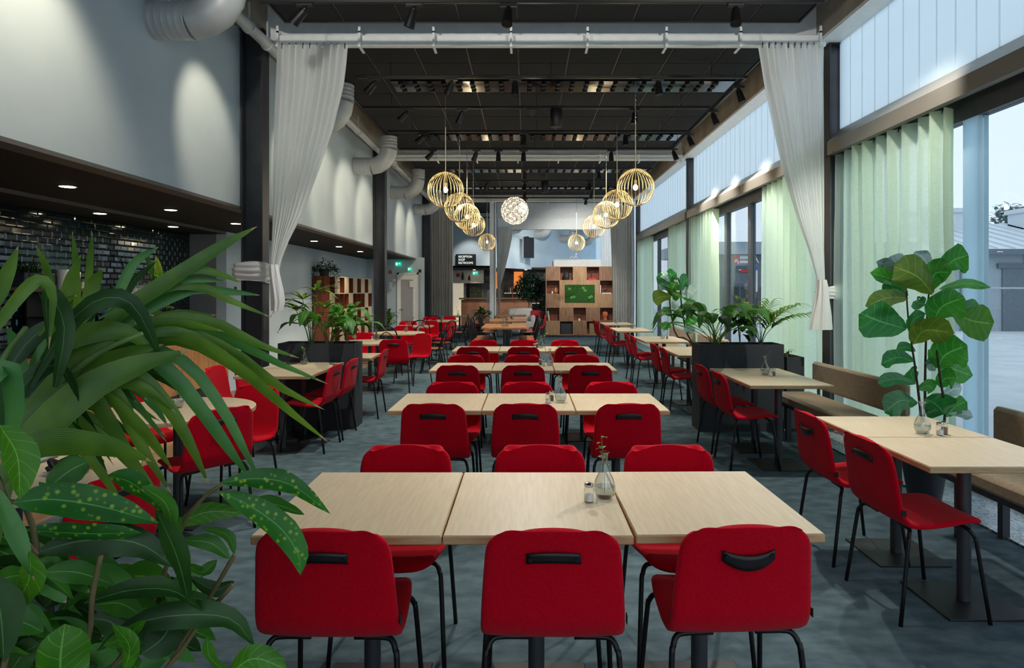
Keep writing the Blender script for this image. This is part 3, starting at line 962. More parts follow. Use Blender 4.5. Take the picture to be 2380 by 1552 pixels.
# ================================================================== centre rows
ROWN = ['front', 'second', 'third', 'fourth']
POS = ['left', 'middle', 'right']
ROWS = [
    dict(y=(2.065, 2.79), xc=.04, w=.616, near=(2.185, (-.615, .086, .668)), far=(2.74, (-.553, .065, .67))),
    dict(y=(4.22, 4.925), xc=.02, w=.618, near=(4.34, (-.586, .006, .652)), far=(4.81, (-.573, .014, .67))),
    dict(y=(6.33, 7.02), xc=-.028, w=.62, near=(6.44, (-.66, -.026, .634)), far=(6.96, (-.677, -.03, .623))),
    dict(y=(8.38, 9.08), xc=-.045, w=.615, near=(8.45, (-.68, -.03, .58)), far=(9.11, (-.62, -.02, .577))),
]
for i, R in enumerate(ROWS):
    y0, y1 = R['y']
    for k in range(3):
        rot = math.radians([0, 0, .9][k]) if i == 0 else math.radians(random.uniform(-.4, .4))
        table(R['xc'] + (k - 1) * (R['w'] + .004), (y0 + y1) / 2 + (.012 if (i, k) == (0, 2) else 0), R['w'], y1 - y0,
              'pale wood table, %s of three in the %s centre row' % (POS[k], ROWN[i]), 'pale tables in the centre rows', rot)
        red_chair(R['near'][1][k], R['near'][0] + (.03 if (i, k) == (0, 2) else 0), 90 + ((0, 0, 1.5)[k] if i == 0 else 0),
                  'red chair, %s of three on the near side of the %s centre row' % (POS[k], ROWN[i]), 'red chairs in the centre rows', sag=(i == 0 and k == 2))
        red_chair(R['far'][1][k], R['far'][0], 270, 'red chair, %s of three on the far side of the %s centre row' % (POS[k], ROWN[i]), 'red chairs in the centre rows')
vase(.300, 2.44, 'clear bud vase with fresh ivy sprig on the front centre table', .06, (-.012, 0), 9, M_BRIGHT, size=.034)
shaker(.236, 2.40, 'salt shaker beside the vase on the front centre table')
vase(.247, 4.54, 'clear bud vase on the second centre table row', .05, (.0, .05), 4)
shaker(.155, 4.50, 'salt shaker left of the vase on the second centre row')
shaker(.185, 4.60, 'pepper shaker touching the vase on the second centre row', True)
vase(.254, 6.76, 'clear bud vase with trailing sprig on the third centre row', .06, (.12, 0), 7, M_MIDLEAF)
shaker(.185, 6.72, 'salt shaker by the vase on the third centre row')
shaker(.155, 6.80, 'pepper shaker by the vase on the third centre row', True)
vase(.21, 8.8, 'clear bud vase with long pale sprig on the fourth centre row', .10, (.08, 0), 8, M_LIME)
shaker(.12, 8.76, 'salt shaker by the vase on the fourth centre row')
shaker(.155, 8.84, 'pepper shaker by the vase on the fourth centre row', True)

# ================================================================== window tables
ORD = ['nearest', 'second', 'third', 'fourth', 'fifth', 'sixth']
PAIRS = [(2.871, 3.452, 4.031, 1.811, (3.16, 3.78), 1.91), (5.333, 5.924, 6.518, 1.868, (5.66, 6.24), 1.945), (7.80, 8.41, 9.02, 1.866, (8.12, 8.72), 1.98),
         (9.89, 10.47, 11.06, 1.845, (10.3, 10.9), 1.95), (12.5, 13.1, 13.7, 1.78, (12.85, 13.4), 1.9), (14.8, 15.4, 16.0, 1.83, (15.1, 15.7), 1.92)]
for i, (a, b, c, x0, chs, cx) in enumerate(PAIRS):
    for y0, y1, nm in ((a, b, 'near'), (b, c, 'far')):
        table(x0 + .35, (y0 + y1) / 2, .70, y1 - y0 - .003, 'pale wood table, %s one of the %s window pair' % (nm, ORD[i]), 'pale tables along the windows')
    for cy, nm in zip(chs, ('near', 'far')):
        red_chair(cx, cy, 0, 'red chair, %s one at the %s window pair of tables' % (nm, ORD[i]), 'red chairs at the window tables', sag=(i == 0 and nm == 'far'))
vase(2.19, 3.54, 'clear empty bud vase on the nearest window table', .0, (.0, 0), 0)
shaker(2.26, 3.50, 'salt shaker by the vase on the nearest window table')
shaker(2.305, 3.53, 'pepper shaker by the vase on the nearest window table', True)
vase(2.24, 6.0, 'clear bud vase with bent green sprig on the second window table', .05, (.05, 0), 5, M_BRIGHT)
shaker(2.255, 5.90, 'salt shaker by the vase on the second window table')
shaker(2.30, 5.95, 'pepper shaker by the vase on the second window table', True)
vase(2.24, 10.5, 'bud vase with small leaves on the fourth window table', .07, (-.04, 0), 7, M_LIME)
shaker(2.31, 10.48, 'shaker by the vase on the fourth window table', True)
vase(2.19, 13.2, 'bud vase with a tall sprig on the fifth window table', .16, (-.02, 0), 10, M_LIME)
shaker(2.25, 13.15, 'shaker by the vase on the fifth window table')
vase(2.17, 15.4, 'bud vase with a thin sprig on the sixth window table', .12, (-.03, 0), 5, M_LIME)

# benches along the windows
def bench(y0, y1, label):
    r = thing('window_bench', label, 'bench', (0, y0, 0), 0, 'taupe benches along the windows')
    L = y1 - y0
    MB().bbox(2.62, 2.99, 0, L, .375, .475, .025).build('seat_cushion', M_BENCH, r, smooth='auto')
    MB().bbox(2.99, 3.06, .02, L - .02, .52, .79, .022).build('backrest', M_BENCH, r, smooth='auto')
    MB().box(2.64, 2.97, .03, L - .03, .345, .375).build('frame', M_STEELD, r)
    for y in (.18, L - .18):
        for x in (2.66, 2.93):
            MB().box(x, x + .045, y - .022, y + .022, 0, .345).build('leg', M_STEELD, r)
        MB().box(2.985, 3.0, y - .02, y + .02, .375, .56).build('back_bracket', M_STEELD, r)
    return r
bench(2.3, 4.14, 'taupe padded bench cut off by the right edge, nearest the camera')
bench(5.06, 6.73, 'taupe padded bench beside the second window table and the column')
bench(9.6, 11.2, 'taupe padded bench beyond the right planter at the fourth window table')
bench(11.5, 13.4, 'taupe padded bench at the fifth window table')

# ================================================================== left side tables
round_table(-2.32, 4.28, 'round pale table with a bud vase, nearest the kitchenette')
red_chair(-2.055, 4.075, 143, 'magenta red chair, back to the camera, at the nearest round table', 'red chairs at the left tables')
red_chair(-2.13, 4.68, 250, 'red chair on the right far side of the nearest round table', 'red chairs at the left tables')
red_chair(-2.84, 4.76, 318, 'red chair on the left far side of the nearest round table', 'red chairs at the left tables')
vase(-2.346, 4.31, 'clear bud vase on the nearest round table', .03, (.01, 0), 3)
round_table(-2.22, 2.78, 'round pale table half hidden behind the big foreground plant')
red_chair(-1.85, 2.62, 165, 'red chair glimpsed between the leaves of the foreground plant', 'red chairs at the left tables')
for k in range(2):
    table(-2.35, 6.2 + k * .575, .70, .572, 'pale wood table, %s one before the left planter' % ('near', 'far')[k], 'pale tables on the left')
red_chair(-2.09, 6.24, 180, 'red chair, near one on the aisle side before the left planter', 'red chairs at the left tables')
red_chair(-2.07, 6.78, 180, 'red chair, far one on the aisle side touching the left planter', 'red chairs at the left tables')
red_chair(-2.72, 6.12, 0, 'red chair, near one on the wall side before the left planter', 'red chairs at the left tables')
red_chair(-2.68, 6.62, 0, 'red chair, far one on the wall side by the steel column', 'red chairs at the left tables')
vase(-2.37, 6.86, 'clear bud vase standing before the left planter', .07, (-.05, 0), 6)
table(-2.17, 7.80, .70, .62, 'pale wood table just behind the left planter', 'pale tables on the left')
red_chair(-1.97, 7.85, 180, 'red chair on the aisle side just behind the left planter', 'red chairs at the left tables')
round_table(-2.42, 9.95, 'round pale table with vase and shakers, second from the camera')
red_chair(-2.0, 9.72, 100, 'red chair, back to the camera, at the second round table', 'red chairs at the left tables')
red_chair(-2.75, 10.75, 285, 'red chair facing the camera at the second round table', 'red chairs at the left tables')
red_chair(-1.86, 10.55, 235, 'dark red chair on the right of the second round table', 'red chairs at the left tables')
vase(-2.37, 10.2, 'bud vase with a small sprig on the second round table', .08, (-.02, 0), 7)
shaker(-2.43, 10.15, 'shaker by the vase on the second round table')
round_table(-2.39, 12.1, 'round pale table third from the camera among bentwood chairs')
bentwood(-2.42, 11.4, 90, 'black bentwood chair, back to the camera, at the third round table')
bentwood(-3.0, 11.9, 30, 'black bentwood chair on the wall side of the third round table')
bentwood(-1.75, 12.0, 180, 'black bentwood chair on the aisle side of the third round table')
red_chair(-2.5, 12.9, 270, 'red chair facing the camera at the third round table', 'red chairs at the left tables')
vase(-2.3, 12.3, 'bud vase with wandering sprig on the third round table', .10, (.16, 0), 8)
table(-2.48, 14.3, .78, .66, 'pale wood table before the grey curtain with two vases', 'pale tables on the left')
red_chair(-2.75, 15.0, 280, 'red chair, left one behind the table near the white door', 'red chairs at the left tables')
red_chair(-2.3, 15.1, 270, 'red chair, right one behind the table near the white door', 'red chairs at the left tables')
red_chair(-1.86, 14.2, 170, 'magenta red chair on the aisle side near the grey curtain', 'red chairs at the left tables')
bentwood(-2.2, 13.65, 90, 'black bentwood chair before the table near the white door')
bentwood(-1.75, 13.3, 150, 'black bentwood chair on the aisle beside the magenta chair')
vase(-2.6, 14.3, 'bud vase, left one on the table near the white door', .10, (.15, 0), 8)
vase(-2.3, 14.35, 'bud vase, right one on the table near the white door', .14, (-.04, 0), 8)
round_table(-2.25, 16.9, 'round pale table fourth from the camera before the grey curtain')
bentwood(-2.3, 16.2, 90, 'black bentwood chair, back to the camera, at the fourth round table')
bentwood(-1.75, 16.6, 180, 'black bentwood chair on the aisle side of the fourth round table')
red_chair(-2.6, 17.6, 280, 'red chair, left one behind the fourth round table', 'red chairs at the left tables')
red_chair(-2.15, 17.65, 270, 'red chair, right one behind the fourth round table', 'red chairs at the left tables')
vase(-2.2, 16.9, 'bud vase with thin sprig on the fourth round table', .10, (.03, 0), 5)
table(-2.05, 19.9, .8, .7, 'pale wood table at the end of the grey curtain', 'pale tables on the left')
red_chair(-1.6, 19.8, 180, 'bright red chair at the table by the end of the grey curtain', 'red chairs at the left tables')
vase(-2.1, 19.9, 'bud vase on the table by the end of the grey curtain', .14, (-.05, 0), 6)
# oak tables with bentwood chairs
for k, (y0, nm) in enumerate(((13.7, 'nearest'), (14.5, 'second'), (16.6, 'third'), (17.4, 'fourth'), (20.2, 'farthest'))):
    table(-.47, y0 + .4, .98, .78, 'warm oak table, %s of the central oak row' % nm, 'oak tables in the middle', wood='oak')
for k, y in enumerate((13.75, 14.2, 14.65, 15.1, 16.7, 17.15, 17.6)):
    nm = ['first', 'second', 'third', 'fourth', 'fifth', 'sixth', 'seventh'][k]
    bentwood(-1.0, y, 0, 'black bentwood chair, %s on the left of the oak tables' % nm)
    bentwood(.06, y, 180, 'black bentwood chair, %s on the right of the oak tables' % nm)
red_chair(.32, 18.6, 180, 'red chair standing alone left of the cube shelf', 'red chairs in the middle')
vase(-.49, 14.0, 'bud vase, left one on the nearest oak table', .05, (.02, 0), 3)
vase(-.42, 14.1, 'bud vase, right one on the nearest oak table', .0, (.02, 0), 0)
vase(-.5, 16.9, 'bud vase with wild sprigs on the third oak table', .2, (-.12, 0), 9, M_LIME)
vase(-.36, 17.4, 'bud vase with a leaning sprig on the fourth oak table', .18, (.14, 0), 8, M_LIME)
# ================================================================== ducts and pipe
def duct(y, label, zc=3.76, rad=.15, group='grey elbow ducts on the left wall'):
    r = thing('air_duct', label, 'duct', (-3.08, y, zc), 0, group)
    h = MB(); pts = []; rr = []
    for k in range(26):
        pts.append((-.02 + .34 * k / 25, 0, 0)); rr.append(rad * (1.0 + (.035 if k % 4 == 0 else 0)))
    h.tube(pts, rr, 28).build('horizontal_pipe', M_DUCT, r, smooth='auto')
    e = MB()
    R = .30; cx, cz = .32, .30
    ep = [(cx, 0, 0)] + [(cx + R * math.sin(a), 0, cz - R * math.cos(a)) for a in [math.radians(t) for t in (22, 45, 68)]] + [(cx + R, 0, cz)]
    e.tube(ep, rad * 1.01, 28).build('elbow', M_DUCT, r, smooth='auto')
    s = MB()
    for p in ep:
        pass
    v = MB(); pts = []; rr = []
    top = 4.285 - zc
    for k in range(18):
        pts.append((cx + R, 0, cz + (top - cz) * k / 17)); rr.append(rad * (1.0 + (.035 if k % 4 == 0 else 0)))
    v.tube(pts, rr, 28).build('upright_pipe', M_DUCT, r, smooth='auto')
    return r
for y, nm in ((5.3, 'nearest, cut by the top edge'), (8.6, 'second, partly behind the white curtain'), (11.5, 'third along the wall'), (14.65, 'fourth along the wall'), (17.7, 'farthest by the grey curtain')):
    duct(y, 'large grey elbow duct, ' + nm)
r = thing('grey_pipe', 'long grey pipe running under the ceiling along the left wall', 'pipe', (-2.72, 0, 4.12))
MB().cyl((0, -2.8, 0), (0, 18.8, 0), .055, n=18).build('pipe_run', M_DUCT, r, smooth='auto')
for y in (3.2, 4.9, 6.3, 6.75, 9.3, 10.4, 12.4, 13.3, 15.4, 16.4):
    MB().cyl((0, y - .02, 0), (0, y + .02, 0), .068, n=18).cyl((0, y, .05), (0, y, .24), .012, n=8).build('pipe_clamp', M_DUCT, r, smooth='auto')

# ================================================================== chilled beams
NOZ = MB().lathe([(.0001, -.03), (.02, -.03), (.034, -.018), (.036, 0)], 10).mesh('nozzle', M_TRACK, smooth=True)
M_PLATE = mat('polished_plate', (96, 96, 98), rough=.16, metal=1.0, var=.1)
for y0, x0, x1, nm in ((8.42, -1.78, 2.75, 'nearest'), (11.3, -1.9, 2.75, 'second'), (14.5, -1.9, 2.75, 'third'), (17.1, -1.9, 2.75, 'farthest')):
    r = thing('air_nozzle_panel', 'metal ceiling panel with black air nozzles, %s of four' % nm, 'air panel', (0, y0, 4.297))
    MB().box(x0, x1, 0, .46, -.02, 0).build('metal_plate', M_PLATE, r)
    n = int((x1 - x0) / .19)
    for j in range(3 if y0 < 14 else 2):
        for k in range(n):
            obj('nozzle', NOZ, r, (x0 + .12 + k * .19, .08 + j * .15 * (1 if y0 < 14 else 1.6), -.02))

# ================================================================== lighting tracks and spots
TRACKS = [(5.74, -2.38, 2.70), (7.77, -2.04, 2.65), (9.07, -2.3, 2.6), (10.43, -2.25, 2.62), (11.7, -2.3, 2.62), (13.6, -2.2, 2.62), (15.1, -2.2, 2.62), (16.5, -2.2, 2.62), (17.9, -2.2, 2.62)]
TZ = 4.10
NUMS = ['first', 'second', 'third', 'fourth', 'fifth', 'sixth', 'seventh', 'eighth', 'ninth']
for (y, x0, x1), nm in zip(TRACKS, NUMS):
    r = thing('light_track', 'black lighting track across the ceiling, %s from the camera' % nm, 'track', (0, y, TZ))
    MB().bbox(x0, x1, -.019, .019, 0, .036, .004).build('track_bar', M_TRACK, r)
    for x in (x0 + .4, (x0 + x1) / 2, x1 - .4):
        MB().cyl((x, 0, .03), (x, 0, .2), .004, n=6).build('hanger_rod', M_TRACK, r)
for y0, y1, nm in ((1.5, 5.72, 'nearest'), (7.77, 11.7, 'middle'), (13.6, 17.9, 'far')):
    r = thing('light_track', 'black lighting track running along the window side, %s bay' % nm, 'track', (2.67, 0, TZ))
    MB().bbox(-.019, .019, y0, y1, 0, .036, .004).build('track_bar', M_TRACK, r)
    for y in (y0 + .4, y1 - .4):
        MB().cyl((0, y, .03), (0, y, .2), .004, n=6).build('hanger_rod', M_TRACK, r)
ADP = MB().bbox(-.075, .075, -.017, .017, -.03, 0, .004).mesh('track_adapter', M_TRACK)
KNU = MB().sphere((0, 0, -.052), .027, 12, 8).mesh('knuckle', M_BLACK, smooth=True)
HEAD = MB().lathe([(.0001, 0), (.033, 0), (.036, -.006), (.048, -.148), (.05, -.156), (.046, -.156), (.044, -.15)], 20).mesh('lamp_head', M_BLACK, smooth='auto')
FACE = MB().lathe([(.0001, -.146), (.043, -.146)], 20).mesh('lit_face', M_LAMPFACE)
FACEOFF = MB().lathe([(.0001, -.14), (.044, -.14)], 20).mesh('dark_face', M_TRACK)
SPN = [0]
def track_spot(x, y, target, label, power=0, angle=55, lit=True, color=WARM, blend=.7, size=.05):
    z = TZ
    r = thing('track_spot', label, 'spotlight', (x, y, z), 0, 'black track spotlights')
    obj('track_adapter', ADP, r); obj('knuckle', KNU, r)
    d = (Vector(target) - Vector((x, y, z - .07))).normalized()
    q = Vector((0, 0, -1)).rotation_difference(d)
    h = obj('lamp_head', HEAD, r, (0, 0, -.06)); h.rotation_mode = 'QUATERNION'; h.rotation_quaternion = q
    f = obj('lit_face' if lit else 'dark_face', FACE if lit else FACEOFF, h)
    if power:
        spot_light(r, Vector((0, 0, -.06)) + d * .165, Vector((0, 0, -.06)) + d * 2, power, angle, blend, color, size)
    return r
WL = (1.0, .86, .62)
# aimed at the left wall
track_spot(-2.2, 3.7, (-3.08, 3.9, 2.9), 'track spotlight out of view washing the left wall', 24, 80, color=WL, size=.1)
track_spot(-1.98, 5.74, (-3.08, 6.15, 3.1), 'track spotlight at the far left of the first track, aimed at the wall', 17, 54, color=WL)
track_spot(-1.83, 7.77, (-3.08, 8.4, 3.0), 'track spotlight at the left of the second track', 21, 60, color=WL)
track_spot(-1.68, 9.07, (-3.08, 9.8, 3.0), 'track spotlight at the left of the third track', 21, 60, color=WL)
track_spot(-1.66, 10.43, (-3.08, 11.0, 3.0), 'track spotlight at the left of the fourth track', 21, 60, color=WL)
track_spot(-1.70, 11.7, (-3.08, 12.3, 2.9), 'track spotlight at the left of the fifth track', 21, 60, color=WL)
track_spot(-1.7, 15.1, (-3.08, 15.8, 2.9), 'track spotlight at the left of the seventh track', 24, 60, color=WL)
track_spot(-1.7, 16.5, (-3.08, 17.2, 2.9), 'track spotlight at the left of the eighth track', 24, 60, color=WL)
# over the tables
DW = (1.0, .95, .86)
track_spot(-.155, 5.74, (-.45, 4.6, .7), 'track spotlight in the middle of the first track', 78, 62, color=DW)
track_spot(1.88, 5.74, (1.45, 4.4, .5), 'lit track spotlight at the right of the first track', 78, 62, color=DW)
track_spot(2.67, 5.2, (1.2, 2.4, .7), 'track spotlight at the top right corner of the view', 78, 62, color=DW)
track_spot(-.13, 7.77, (-.1, 7.3, .7), 'lit track spotlight in the middle of the second track', 70, 65, color=DW)
track_spot(1.6, 7.77, (1.9, 7.2, .9), 'track spotlight right of the globe wires on the second track', 30, 60, color=DW)
track_spot(1.54, 9.07, (1.4, 9.0, 0), 'track spotlight near the right globe wire on the third track', 70, 70, color=DW)
track_spot(.09, 9.07, (.02, 0, 1.7), 'glaring spotlight aimed at the camera in the middle of the ceiling', 60, 40, color=DW)
track_spot(-.03, 10.43, (-.3, 10.2, 0), 'track spotlight in the middle of the fourth track', 70, 70, color=DW)
track_spot(1.62, 10.43, (1.7, 10.0, 0), 'track spotlight at the right of the fourth track', 0, 60, lit=False)
track_spot(-.5, 11.7, (-.5, 11.8, 0), 'short track spotlight left of the middle of the fifth track', 0, 60, lit=False)
track_spot(-.04, 11.7, (-.1, 11.9, 0), 'track spotlight in the middle of the fifth track', 70, 75, color=DW)
track_spot(1.56, 11.7, (1.6, 12.0, 0), 'track spotlight right of the middle of the fifth track', 60, 70, color=DW)
track_spot(2.67, 8.05, (3.2, 7.9, 2.4), 'track spotlight nearest the column on the window side', 40, 50, color=DW)
track_spot(2.67, 9.15, (3.2, 9.0, 2.6), 'second track spotlight on the window side', 90, 66, color=DW)
track_spot(2.67, 10.5, (3.2, 10.3, 2.6), 'third track spotlight on the window side', 90, 66, color=DW)
track_spot(2.67, 11.6, (3.2, 11.4, 2.6), 'fourth track spotlight on the window side', 90, 66, color=DW)
for x, y, tx, ty, nm in ((-.02, 13.6, -.1, 13.8, 'middle of the sixth'), (1.55, 13.6, 1.8, 13.3, 'right of the sixth'), (-.02, 15.1, -.4, 15, 'middle of the seventh'), (1.5, 15.1, 1.6, 15, 'right of the seventh'), (-.02, 16.5, -.4, 16.9, 'middle of the eighth'), (1.7, 16.5, 1.2, 20, 'right of the eighth'), (1.68, 17.9, 1.8, 22.3, 'right of the ninth'), (-.02, 17.9, -.4, 18, 'middle of the ninth')):
    track_spot(x, y, (tx, ty, .6 if ty < 22 else 2.3), 'track spotlight at the %s track' % nm, 60 if ty < 20 else 120, 65, color=DW)
r = thing('light_track', 'added black lighting track overhead just above the camera view', 'track', (0, 3.2, TZ))  # added out of view to carry spots that brighten the near bay
MB().bbox(-2.38, 2.7, -.019, .019, 0, .036, .004).build('track_bar', M_TRACK, r)
for x in (-2, 0, 2.3):
    MB().cyl((x, 0, .03), (x, 0, .2), .004, n=6).build('hanger_rod', M_TRACK, r)
track_spot(-1.2, 3.2, (-2.3, 4.2, .7), 'added overhead spotlight above the view aimed at the round table', 62, 60, color=DW)  # these three are added lamps that brighten the front tables
track_spot(-.4, 3.2, (-.5, 2.6, .7), 'added overhead spotlight above the view aimed left of the front row', 22, 70, color=DW)
track_spot(.9, 3.2, (.8, 2.7, .7), 'added overhead spotlight above the view aimed right of the front row', 14, 70, color=DW)
track_spot(-1.0, 5.74, (-2.2, 6.4, .7), 'added spotlight left of the middle on the first track', 70, 62, color=DW)  # this and the next four are added to brighten the left tables
track_spot(-.9, 7.77, (-2.2, 8.2, .7), 'added spotlight left of the middle on the second track', 60, 70, color=DW)
track_spot(-.9, 9.07, (-2.3, 10.1, .7), 'added spotlight left of the middle on the third track', 70, 70, color=DW)
track_spot(-.9, 11.7, (-2.3, 12.8, .7), 'added spotlight left of the middle on the fifth track', 70, 75, color=DW)
track_spot(-.9, 15.1, (-2.2, 16.2, .7), 'added spotlight left of the middle on the seventh track', 70, 75, color=DW)
track_spot(-1.7, 3.2, (-1.2, 6.95, 4.2), 'added overhead spotlight above the view washing the cross beam, left', 45, 80, color=DW)  # added pair that brightens the white cross beam
track_spot(1.9, 3.2, (1.3, 6.95, 4.2), 'added overhead spotlight above the view washing the cross beam, right', 45, 80, color=DW)
track_spot(2.67, 4.3, (3.3, 5.9, 2.2), 'added overhead spotlight above the view aimed at the near green curtain', 110, 52, color=DW)  # added lamp that brightens the curtain
# ceiling loudspeakers
for x, y, nm in ((.43, 9.07, 'nearer'), (.45, 15.1, 'farther')):
    r = thing('ceiling_speaker', 'black cylinder loudspeaker hung from the ceiling, %s one' % nm, 'loudspeaker', (x, y, 4.10), 0)
    MB().lathe([(.0001, -.26), (.075, -.26), (.082, -.25), (.082, -.02), (.07, 0), (.0001, 0)], 20).build('speaker_body', M_BLACK, r, smooth='auto')
    MB().box(-.09, -.083, -.02, .02, -.14, .04).box(.083, .09, -.02, .02, -.14, .04).box(-.09, .09, -.02, .02, .03, .04).build('yoke', M_TRACK, r)

# ================================================================== wire globe pendants
GR = .25
ribp = []
for k in range(17):
    a = math.radians(7 + 166 * k / 16)
    ribp.append((GR * math.sin(a), 0, GR * math.cos(a)))
RIB = MB().tube(ribp, .0040, 5).mesh('wire_rib', M_GOLD, smooth=True)
CAPT = MB().tube(circ(GR * math.sin(math.radians(8)), GR * math.cos(math.radians(8)), 20), .005, 6, True).lathe([(.0001, .006), (.033, .004), (.035, -.004)], 18, (0, 0, GR)).mesh('top_ring', M_GOLD, smooth=True)
CAPB = MB().tube(circ(GR * math.sin(math.radians(8)), -GR * math.cos(math.radians(8)), 20), .005, 6, True).mesh('bottom_ring', M_GOLD, smooth=True)
BULB = MB().sphere((0, 0, .0), .032, 14, 10, (1, 1, 1.15)).mesh('bulb', M_BULB, smooth=True)
SOCK = MB().cyl((0, 0, .035), (0, 0, .10), .018, n=14).cyl((0, 0, .10), (0, 0, GR), .006, n=8).mesh('socket', M_GOLD, smooth='auto')
def globe(x, y, label):
    z = 2.92
    r = thing('globe_pendant', label, 'pendant lamp', (x, y, z), random.uniform(0, 1), 'brass wire globe pendants')
    N = 30
    for k in range(N):
        obj('wire_rib', RIB, r, (0, 0, 0), 2 * math.pi * k / N)
    obj('top_ring', CAPT, r); obj('bottom_ring', CAPB, r); obj('bulb', BULB, r); obj('socket', SOCK, r)
    MB().cyl((0, 0, GR), (0, 0, GR + .62), .0065, n=8).build('drop_rod', M_GOLD, r)
    ch = MB()
    zz = GR + .62; k = 0
    while zz < 4.29 - z:
        a = .008
        pts = [((a if k % 2 else 0) * math.cos(t), (0 if k % 2 else a) * math.cos(t), zz + .014 + .02 * math.sin(t)) for t in [i * math.pi / 4 for i in range(8)]]
        ch.tube(pts, .0022, 4, True)
        zz += .03; k += 1
    ch.build('chain', M_CHROME, r)
    point_light(r, (0, 0, -.005), 16, .034, (1, .8, .5))
    return r
for (xs, side) in (((-1.11, [8.87, 10.74, 12.1, 13.56, 18.4]), 'left'), ((1.48, [8.65, 10.4, 11.8, 13.9, 18.7]), 'right')):
    for y, nm in zip(xs[1], ('nearest', 'second', 'third', 'fourth', 'farthest')):
        globe(xs[0], y, 'brass wire globe pendant, %s in the %s row' % (nm, side))
# blossom chandelier
r = thing('blossom_chandelier', 'glowing round chandelier of many glass blossoms', 'chandelier', (-.29, 16.8, 3.62))
FL = MB()
for k in range(6):
    a = k * math.pi / 3
    FL.add([(0, 0, 0), (.05 * math.cos(a - .5), .05 * math.sin(a - .5), .022), (.075 * math.cos(a), .075 * math.sin(a), .03), (.05 * math.cos(a + .5), .05 * math.sin(a + .5), .022)], [(0, 1, 2, 3)])
FL.sphere((0, 0, .012), .016, 8, 6)
FLM = FL.mesh('glass_blossom', M_CRYSTAL, fix=False)
for i in range(100):
    zf = 1 - 2 * (i + .5) / 100
    a = i * 2.399963
    d = Vector((math.sqrt(1 - zf * zf) * math.cos(a), math.sqrt(1 - zf * zf) * math.sin(a), zf))
    o = obj('glass_blossom', FLM, r, d * .33)
    o.rotation_mode = 'QUATERNION'; o.rotation_quaternion = Vector((0, 0, 1)).rotation_difference(d)
MB().sphere((0, 0, .02), .05, 12, 8).build('lit_core', glow_mat('chandelier_core', (1, .86, .66), .35), r, smooth=True)
MB().cyl((0, 0, .3), (0, 0, .68), .006, n=8).build('drop_rod', M_CHROME, r)
point_light(r, (0, 0, 0.0), 2.2, .1, (1, .86, .66))

# ================================================================== soffit downlights
DL = MB().lathe([(.0001, -.004), (.058, -.004)], 20).mesh('lens', M_DOWN)
DR = MB().lathe([(.058, -.003), (.068, -.003), (.07, 0)], 20).mesh('trim_ring', M_WHITE)
def downlight(x, y, z, label, power):
    r = thing('downlight', label, 'downlight', (x, y, z - .001), 0, 'soffit downlights')
    obj('lens', DL, r); obj('trim_ring', DR, r)
    if power:
        spot_light(r, (0, 0, -.012), (0, 0, -1), power, 95, .8, WARM, .045)
for k, (x, y) in enumerate(((-3.86, 5.4), (-3.86, 6.97), (-3.8, 8.4))):
    downlight(x, y, SOF, 'round downlight in the black soffit before the kitchenette, %s' % NUMS[k], 22)
for k, (x, y) in enumerate(((-4.65, 7.0), (-4.65, 8.45))):
    downlight(x, y, SOF - .035, 'round downlight above the kitchenette worktop, %s' % ('near one', 'far one')[k], 16)
for k, (x, y) in enumerate(((-3.75, 11.36), (-3.73, 12.8), (-3.72, 14.4))):
    downlight(x, y, SOF, 'round downlight in the soffit over the cube shelving, %s' % NUMS[k], 22)

# ================================================================== curtains
def hang(name, label, fx, z0, z1, m, nfold, amp, ypath=None, cat='curtain', nu=None, nv=14, axis='x', flare=.0, seed=0, rail=True):
    """hanging cloth: fx(t) gives its two ends (a,b) along the rail at height fraction t (1 = top)"""
    rnd = random.Random(seed)
    ph = [rnd.uniform(-.35, .35) for _ in range(nfold + 2)]
    am = [rnd.uniform(.55, 1.25) for _ in range(nfold + 2)]
    nu = nu or nfold * 10 + 1
    def f(u, v):
        a, b = fx(v)
        k = u * nfold
        i = int(min(k, nfold - 1e-6))
        w = am[i] * (1 - (k - i)) + am[i + 1] * (k - i)
        pp = ph[i] * (1 - (k - i)) + ph[i + 1] * (k - i)
        s = a + (b - a) * u
        A = amp(v) if callable(amp) else amp
        off = A * w * math.sin(2 * math.pi * k + 3 * pp + .5 * math.sin(6 * v + i)) + flare * (1 - v) * math.sin(u * 5)
        z = z0 + (z1 - z0) * v
        yb = ypath(v) if ypath else 0
        return (s, yb + off, z) if axis == 'x' else (yb + off, s, z)
    mb = MB(); mb.grid(f, nu, nv)
    r = thing(name, label, cat)
    o = mb.build('cloth', m, r, smooth=True)
    hk = MB()
    a, b = fx(1)
    for k in range(nfold):
        s = a + (b - a) * (k + .5) / nfold
        yb = ypath(1) if ypath else 0
        c = (s, yb, z1) if axis == 'x' else (yb, s, z1)
        hk.box(c[0] - .006, c[0] + .006, c[1] - .006, c[1] + .006, z1 - .03, z1 + .03)
    hk.build('hooks', M_CHROME, r)['kind'] = 'stuff'
    return r
# green window curtains
def strt(a, b, fl=0.0):
    return lambda v: (a - fl * (1 - v), b + fl * (1 - v))
GZ0, GZ1 = .03, 2.97
def green(a, b, label, seed, nf):
    return hang('window_curtain', label, strt(a, b, .02), GZ0, GZ1, M_GREENC, nf, .075, lambda v: 3.33, axis='y', seed=seed, nv=8)
green(5.03, 6.84, 'pale green curtain behind the fiddle leaf plant, nearest bay', 1, 9)
green(7.12, 8.98, 'pale green curtain behind the right planter palm, near side of the middle bay', 2, 9)
green(11.25, 12.86, 'pale green curtain beyond the planter, far side of the middle bay', 3, 8)
green(13.12, 14.7, 'pale green curtain near side of the far bay', 4, 8)
green(16.9, 18.8, 'pale green curtain far side of the far bay', 5, 9)

